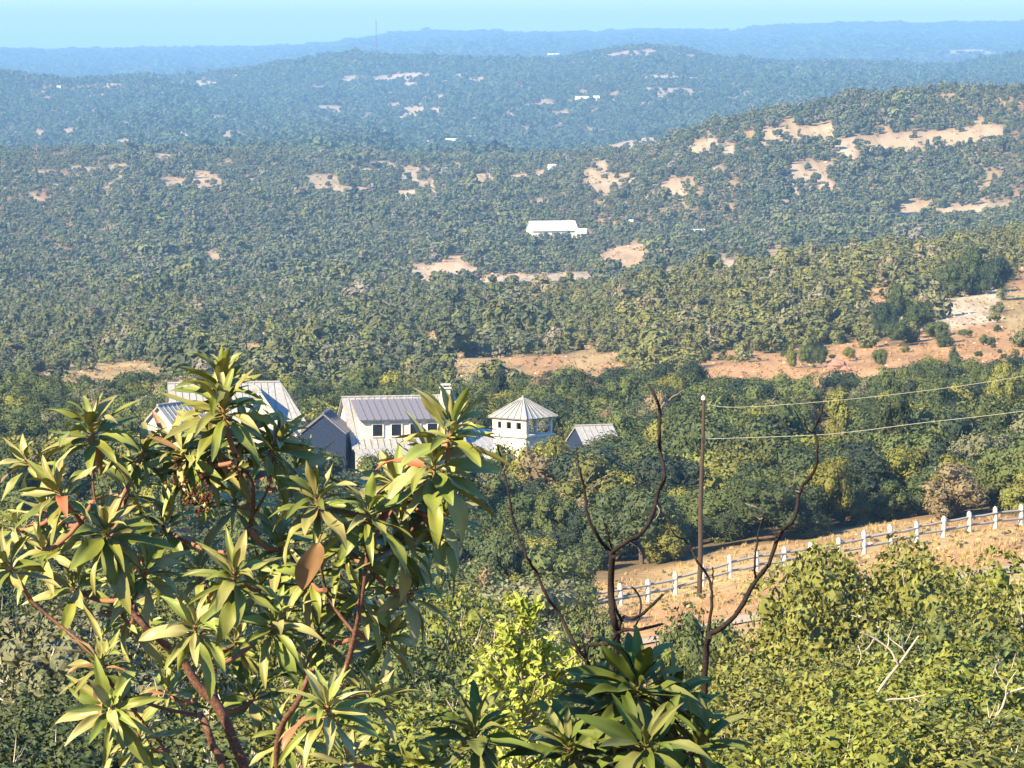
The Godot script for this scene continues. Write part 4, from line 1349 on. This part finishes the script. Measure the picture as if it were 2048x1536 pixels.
func build_madrone() -> void:
	for k in 10:
		leaf_meshes.append(leaf_mesh([0.35, 0.7, 1.0, 0.2, 1.3, 0.55, -0.25, 0.85, 0.45, 1.15][k], [0.35, 0.25, 0.5, 0.4, 0.2, 0.6, 0.3, 0.45, 0.3, 0.35][k], [0.15, 0.3, 0.2, 0.1, 0.35, 0.2, 0.25, 0.3, 0.2, 0.4][k], [0.25, 0.29, 0.22, 0.26, 0.30, 0.21, 0.28, 0.24, 0.33, 0.23][k], 100 + k))
	for c in leaf_tints:
		var m := mat(lin(c.r, c.g, c.b), 0.45, 0.42)
		m.vertex_color_use_as_albedo = true
		m.backlight_enabled = true
		m.backlight = Color(0.28, 0.30, 0.08)
		grain(m, Color(0.84, 0.81, 0.70), Color(1, 1, 1), 0.045, 22.0, 95)
		leaf_mats.append(m)
	var bark := grain(mat(lin(0.22, 0.115, 0.085), 0.7, 0.35), Color(0.45, 0.42, 0.42), Color(1, 1, 1), 0.05, 12.0, 91)
	var twigm := mat(lin(0.21, 0.105, 0.07), 0.65, 0.3)
	# the main shrub -----------------------------------------------------------
	var D := 6.0
	var foot := P(500, 1760, D)
	var o := thing("madrone_shrub", "sunlit madrone with red stems and rosettes of long leaves, in the left foreground", "shrub", foot)
	# stems: start and end thickness (photo pixels), points (x, y, depth offset)
	var stems := [
		[30, 22, [[500, 1760, 0], [492, 1560, 0], [470, 1490, 0], [437, 1415, 0], [395, 1370, 0], [369, 1325, 0]]],
		[20, 13, [[369, 1325, 0], [330, 1290, -0.02], [294, 1256, -0.05], [262, 1222, -0.05], [244, 1197, -0.06]]],
		[22, 17, [[470, 1740, -0.1], [446, 1540, -0.1], [425, 1490, -0.1], [412, 1452, -0.1], [400, 1428, -0.05]]],
		[15, 10, [[437, 1415, 0], [418, 1350, 0.1], [400, 1306, 0.12], [412, 1250, 0.15], [452, 1180, 0.18], [482, 1110, 0.18], [500, 1050, 0.15]]],
		[11, 7, [[500, 1050, 0.15], [507, 1010, 0.12], [503, 962, 0.08], [481, 931, 0.05], [462, 893, 0.02], [446, 840, 0]]],
		[18, 12, [[600, 1720, -0.1], [556, 1545, -0.15], [563, 1456, -0.2], [594, 1406, -0.25], [622, 1340, -0.25]]],
		[16, 11, [[560, 1740, 0.1], [620, 1480, 0.12], [672, 1380, 0.1], [694, 1328, 0.1], [710, 1268, 0.08], [722, 1203, 0.05], [735, 1110, 0.05]]],
		[10, 7, [[735, 1120, 0.05], [790, 1090, 0.08], [850, 1030, 0.1], [872, 975, 0.08], [890, 930, 0.05], [905, 880, 0]]],
		[10, 7, [[387, 1428, 0], [340, 1420, -0.05], [290, 1405, -0.1], [240, 1385, -0.12], [215, 1360, -0.15]]],
		[9, 7, [[60, 1200, -0.1], [100, 1235, -0.1], [150, 1275, -0.12], [190, 1310, -0.15], [208, 1345, -0.15], [250, 1400, -0.1], [330, 1500, 0.0], [400, 1620, 0]]],
		[9, 6, [[710, 1268, 0.08], [660, 1200, 0.1], [640, 1120, 0.06], [636, 1040, 0]]],
		[9, 6, [[294, 1256, -0.05], [250, 1180, 0.0], [215, 1100, 0.02], [190, 1000, 0.05], [184, 920, 0.04]]],
		[8, 5, [[215, 1100, 0.02], [165, 1050, -0.03], [128, 1005, -0.06]]],
		[8, 5, [[500, 1040, 0.15], [535, 980, 0.1], [545, 920, 0.08]]],
	]
	for s in stems:
		var pts := []
		for q in s[2]: pts.append(P(q[0], q[1], D + q[2]) - foot)
		var path := smooth_path(pts, 5)
		var rad := []
		for k in path.size(): rad.append(lerpf(s[0], s[1], float(k) / (path.size() - 1)) * 0.41 * D / F * rng.randf_range(0.93, 1.08))
		var st := Shape.new()
		st.tube(path, rad, 9)
		part("stem", st.done(), bark, o)
	var over := Shape.new()
	# rosettes: x, y, depth offset, axis x, axis y, axis z, leaf length (photo px), leaves, spread, warm, twig start x, y
	var ros := [
		[444, 775, 0.0, 0.05, 1, 0.1, 105, 13, 1.1, 0.1, 447, 850], [448, 826, -0.03, -0.05, 0.9, 0.3, 125, 16, 1.75, 0.25, 470, 905],
		[183, 872, 0.05, -0.05, 1, 0.15, 118, 18, 1.75, 0.2, 186, 940], [125, 992, -0.06, -0.5, 0.8, 0.3, 112, 13, 1.6, 0.6, 165, 1050], [212, 1072, -0.05, 0.0, 0.9, 0.4, 125, 18, 1.9, 0.15, 250, 1180],
		[284, 913, 0.08, 0.3, 0.9, 0.2, 95, 9, 1.6, 0.2, 235, 1010], [395, 955, 0.1, -0.1, 0.6, 0.4, 88, 9, 2.0, 1.0, 480, 935], [545, 898, 0.06, 0.5, 0.8, 0.2, 105, 16, 1.8, 0.15, 540, 960],
		[634, 1008, 0.0, -0.1, 1, 0.2, 118, 17, 1.75, 0.1, 638, 1060], [22, 1136, -0.1, -0.5, 0.9, 0.3, 100, 12, 1.7, 0.25, 62, 1202], [469, 1158, -0.2, 0.1, 1, 0.4, 112, 15, 1.7, 0.1, 440, 1240],
		[200, 1335, -0.16, 0.0, 1, 0.4, 95, 13, 1.6, 0.5, 208, 1350], [222, 1420, -0.18, 0.0, 0.3, 0.7, 125, 11, 1.6, 0.5, 240, 1390],
		[900, 868, -0.02, 0.15, 1, 0.1, 125, 16, 1.45, 0.1, 895, 920], [868, 940, 0.02, 0.15, 0.9, 0.3, 135, 17, 1.95, 0.25, 875, 970], [734, 1034, 0.0, 0.1, 1, 0.2, 118, 17, 1.8, 0.12, 735, 1110],
		[654, 1425, -0.28, 0.05, 1, 0.4, 115, 17, 1.7, 0.35, 620, 1480], [390, 1262, -0.15, 0.1, 0.8, 0.5, 120, 12, 2.1, 0.1, 410, 1270], [545, 1255, 0.1, 0.2, 0.9, 0.3, 115, 13, 1.8, 0.1, 420, 1340],
		[800, 1095, 0.12, 0.5, 0.8, 0.2, 120, 14, 2.0, 0.1, 790, 1090], [560, 1100, 0.2, 0.1, 1, 0.2, 105, 14, 1.7, 0.1, 500, 1060], [330, 1060, 0.2, 0.1, 1, 0.3, 105, 14, 1.8, 0.2, 480, 1110],
		[90, 1105, 0.1, -0.3, 1, 0.2, 100, 11, 1.8, 0.2, 190, 1000], [715, 1200, 0.15, 0.3, 0.8, 0.4, 120, 13, 2.1, 0.1, 722, 1200], [290, 1150, 0.02, 0.2, 0.8, 0.5, 115, 13, 2.0, 0.1, 262, 1200],
		[820, 1190, 0.2, 0.5, 0.8, 0.2, 105, 11, 2.0, 0.1, 735, 1130], [620, 1160, 0.12, -0.1, 0.8, 0.5, 110, 11, 2.2, 0.8, 650, 1180], [575, 1480, -0.1, 0.0, 1, 0.3, 100, 12, 1.7, 0.3, 563, 1470],
		[470, 1010, 0.22, 0.0, 0.9, 0.4, 100, 12, 1.9, 0.3, 503, 1000], [150, 1180, 0.12, -0.2, 0.9, 0.3, 95, 10, 1.9, 0.15, 244, 1200], [740, 1400, 0.15, 0.4, 0.9, 0.3, 100, 12, 1.8, 0.2, 680, 1370],
		[505, 1400, 0.2, 0.1, 1, 0.3, 95, 12, 1.8, 0.2, 437, 1420], [340, 1390, 0.15, -0.2, 0.9, 0.3, 95, 10, 1.8, 0.2, 390, 1400], [690, 1530, -0.15, 0.2, 1, 0.3, 105, 13, 1.7, 0.3, 600, 1560], [400, 1150, 0.25, 0.0, 1, 0.3, 100, 12, 1.9, 0.1, 440, 1210],
		[432, 812, 0.04, -0.25, 0.8, 0.3, 112, 9, 1.7, 0.15, 447, 850], [490, 868, 0.06, 0.4, 0.8, 0.2, 105, 11, 1.8, 0.15, 470, 905], [372, 915, 0.08, -0.4, 0.8, 0.3, 112, 12, 1.9, 0.2, 470, 925], [430, 890, 0.1, 0.0, 0.8, 0.5, 115, 12, 2.1, 0.2, 470, 925],
		[255, 985, 0.18, 0.1, 1, 0.3, 108, 13, 1.9, 0.15, 215, 1090], [345, 900, 0.12, -0.2, 0.9, 0.4, 105, 12, 1.9, 0.2, 470, 940], [60, 930, 0.12, -0.6, 0.8, 0.2, 85, 8, 1.6, 0.4, 128, 1005], [590, 940, 0.15, 0.3, 0.9, 0.3, 100, 12, 1.9, 0.1, 540, 980],
		[690, 1090, 0.12, -0.1, 0.9, 0.4, 110, 13, 2.0, 0.1, 735, 1130], [800, 980, 0.1, -0.3, 0.9, 0.3, 120, 14, 1.9, 0.15, 850, 1030], [880, 1040, 0.12, 0.4, 0.7, 0.2, 125, 13, 2.2, 0.1, 850, 1035], [520, 1180, 0.2, 0.1, 0.9, 0.4, 105, 13, 2.0, 0.1, 482, 1150],
		[640, 1270, 0.2, -0.1, 0.9, 0.3, 105, 12, 2.0, 0.1, 700, 1280], [770, 1280, 0.22, 0.4, 0.8, 0.3, 105, 11, 2.1, 0.1, 712, 1260], [470, 1290, 0.25, 0.1, 0.9, 0.4, 105, 12, 2.0, 0.1, 405, 1300], [250, 1240, 0.15, -0.3, 0.8, 0.4, 95, 10, 2.0, 0.2, 270, 1230],
		[100, 1030, 0.2, -0.3, 0.9, 0.3, 100, 11, 1.9, 0.2, 165, 1050], [40, 1060, 0.15, -0.4, 0.9, 0.3, 90, 9, 1.9, 0.2, 128, 1010], [610, 1360, 0.1, 0.0, 1, 0.3, 95, 11, 1.8, 0.2, 622, 1340], [280, 1480, -0.05, -0.2, 0.9, 0.4, 110, 12, 1.9, 0.3, 330, 1500],
	]
	for r in ros:
		twig_with_leaves(o, foot, D, r, twigm, over, 298)
	# the single large withered leaf that hangs in the middle
	var big := part("leaf", leaf_mesh(0.3, 0.5, 0.1, 0.40, 7), leaf_mats[6], o, Transform3D(Basis(P(602, 1180, D - 0.2) - P(636, 1085, D - 0.2), Vector3(-0.2, 0.1, 1).normalized() * 0.085, Vector3(-0.95, -0.2, 0.1).normalized() * 0.1), P(636, 1085, D - 0.3) - foot))
	big.set_meta("label", "large withered pinkish leaf hanging down")
	# dried berry clusters
	var bm := mat(lin(0.085, 0.035, 0.026), 0.85, 0.2)
	for c in [[400, 975], [412, 1000], [385, 1005], [352, 950], [480, 930]]:
		var v := PackedVector3Array()
		var ii := PackedInt32Array()
		for k in 26:
			ball(v, ii, rand_dir() * 0.019 * sqrt(rng.randf()) * Vector3(1, 1.6, 1), 0.0026, 4, 6)
		var st := Shape.new()
		st.v = v; st.i = ii
		part("berry_cluster", st.done(false), bm, o, Transform3D(Basis.IDENTITY, P(c[0], c[1], D + 0.02) - foot))
	var ov := part("leaf_mass", over.done(true, true), over_mat(), o, Transform3D(Basis.IDENTITY, -foot))
	ov.set_meta("kind", "stuff")
	# the shrub at the bottom, its shade painted as darker leaf colours ---------------------------------------------
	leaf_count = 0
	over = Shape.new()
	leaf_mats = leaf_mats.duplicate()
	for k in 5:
		var shade_mat: StandardMaterial3D = leaf_mats[k].duplicate()
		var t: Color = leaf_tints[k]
		shade_mat.albedo_color = lin(t.r * 0.56, t.g * 0.66, t.b * 0.6)  # tint cut down so the leaf colour itself carries the shade
		shade_mat.roughness = 0.6
		shade_mat.metallic_specular = 0.3
		shade_mat.backlight = Color(0.1, 0.12, 0.04)
		leaf_mats[k] = shade_mat
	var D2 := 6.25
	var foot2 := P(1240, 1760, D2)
	var s2 := thing("madrone_shrub", "madrone at bottom centre under the dead branches, shade painted into its broad green leaves", "shrub", foot2)
	for q in [[[1240, 1760], [1255, 1600], [1270, 1480], [1275, 1395]], [[1240, 1760], [1180, 1620], [1155, 1540], [1150, 1500]], [[1240, 1760], [1080, 1640], [990, 1540], [950, 1480]], [[1255, 1600], [1320, 1520], [1360, 1470]]]:
		var pts := []
		for p in q: pts.append(P(p[0], p[1], D2) - foot2)
		var st := Shape.new()
		var path := smooth_path(pts, 5)
		var rad := []
		for k in path.size(): rad.append(lerpf(0.009, 0.004, float(k) / (path.size() - 1)))
		st.tube(path, rad, 8)
		part("stem", st.done(), bark, s2)
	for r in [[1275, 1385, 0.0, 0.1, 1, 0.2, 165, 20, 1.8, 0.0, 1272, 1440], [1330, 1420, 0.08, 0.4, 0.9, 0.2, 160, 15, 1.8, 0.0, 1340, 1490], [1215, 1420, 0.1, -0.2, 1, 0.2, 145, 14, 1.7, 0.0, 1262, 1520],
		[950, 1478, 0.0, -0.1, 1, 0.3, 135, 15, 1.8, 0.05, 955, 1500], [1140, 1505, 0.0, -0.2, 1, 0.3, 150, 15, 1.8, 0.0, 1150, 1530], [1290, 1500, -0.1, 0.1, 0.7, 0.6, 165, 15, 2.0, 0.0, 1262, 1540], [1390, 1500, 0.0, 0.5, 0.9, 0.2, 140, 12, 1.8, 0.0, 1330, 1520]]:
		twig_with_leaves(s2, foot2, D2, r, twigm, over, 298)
	# the yellow-green sapling -----------------------------------------------------
	var D3 := 15.0
	var top := P(1040, 1128, D3)
	var gy := ground(top.x, D3)
	var sp := thing("yellow_sapling", "slender bright yellow-green leafy sapling at bottom centre left of the dead branches", "sapling", Vector3(top.x, gy - 0.1, -D3))
	var ym := mat(lin(0.215, 0.26, 0.045), 0.5, 0.4)
	ym.backlight_enabled = true
	ym.backlight = Color(0.45, 0.45, 0.06)
	var hh := top.y - gy
	var lv := Shape.new()
	var tw := Shape.new()
	tw.tube([Vector3(0.03, 0, 0), Vector3(0.02, hh * 0.5, 0.02), Vector3(0.01, hh * 0.8, 0), Vector3(0, hh * 0.97, 0)], [0.022, 0.016, 0.009, 0.004], 7)
	for k in 150:
		var y := hh - pow(rng.randf(), 0.8) * 1.0 - 0.03
		var a := rng.randf() * TAU
		var reach := clampf((hh - y) * 0.5 + 0.04, 0.04, 0.23) * rng.randf_range(0.6, 1.15)
		if y > hh - 0.3 and a > 0.0: reach *= 0.8
		var s := Vector3(0.015, y - reach * 0.4, 0)
		var e := s + Vector3(cos(a) * reach, reach * rng.randf_range(0.5, 1.1), sin(a) * reach)
		tw.tube([s, (s + e) * 0.5 + Vector3(0, 0.01, 0), e], [0.004, 0.003, 0.002], 5)
		for j in 26:
			var q := s.lerp(e, rng.randf_range(0.35, 1.05)) + rand_dir() * 0.022
			var nor := (rand_dir() + Vector3(-0.4, 0.6, 0.5)).normalized()
			var t := nor.cross(rand_dir()).normalized()
			var b := nor.cross(t)
			var L := rng.randf_range(0.011, 0.025)
			var at := lv.v.size()
			for w in [[-1.0, 0.0], [-0.35, 0.42], [0.4, 0.38], [1.0, 0.0], [0.4, -0.38], [-0.35, -0.42]]:
				lv.p(q + t * L * w[0] + b * L * w[1] + nor * absf(w[1]) * L * 0.4, nor)
			for w in range(1, 5): lv.tri(at, at + w, at + w + 1)
	part("trunk", tw.done(), mat(lin(0.3, 0.26, 0.2), 0.9, 0.2), sp)
	var fo := part("foliage", lv.done(false), ym, sp)
	fo.set_meta("kind", "stuff")

func over_mat() -> StandardMaterial3D:
	var m := mat(Color.WHITE, 0.45, 0.42)
	m.vertex_color_use_as_albedo = true
	m.backlight_enabled = true
	m.backlight = Color(0.28, 0.30, 0.08)
	return m

func twig_with_leaves(o: Node3D, foot: Vector3, D: float, r: Array, twigm: Material, over: Shape, limit: int) -> void:
	var c := P(r[0], r[1], D + r[2])
	var a := Vector3(r[3], r[4], r[5]).normalized()
	var s := P(r[10], r[11], D + r[2] * 0.6)
	var st := Shape.new()
	var mid := (s + c) * 0.5 - a * 0.01
	var path := smooth_path([s - foot, mid - foot, c - foot, c - foot + a * 0.012], 3)
	var rad := []
	for k in path.size(): rad.append(lerpf(0.0042, 0.0026, float(k) / (path.size() - 1)))
	st.tube(path, rad, 7)
	var b := part("twig", st.done(), twigm, o)
	rosette(b, foot, c, a, r[6] * 0.93 * (D + r[2]) / F, int(r[7] * 1.8), r[8], r[9], over, limit)
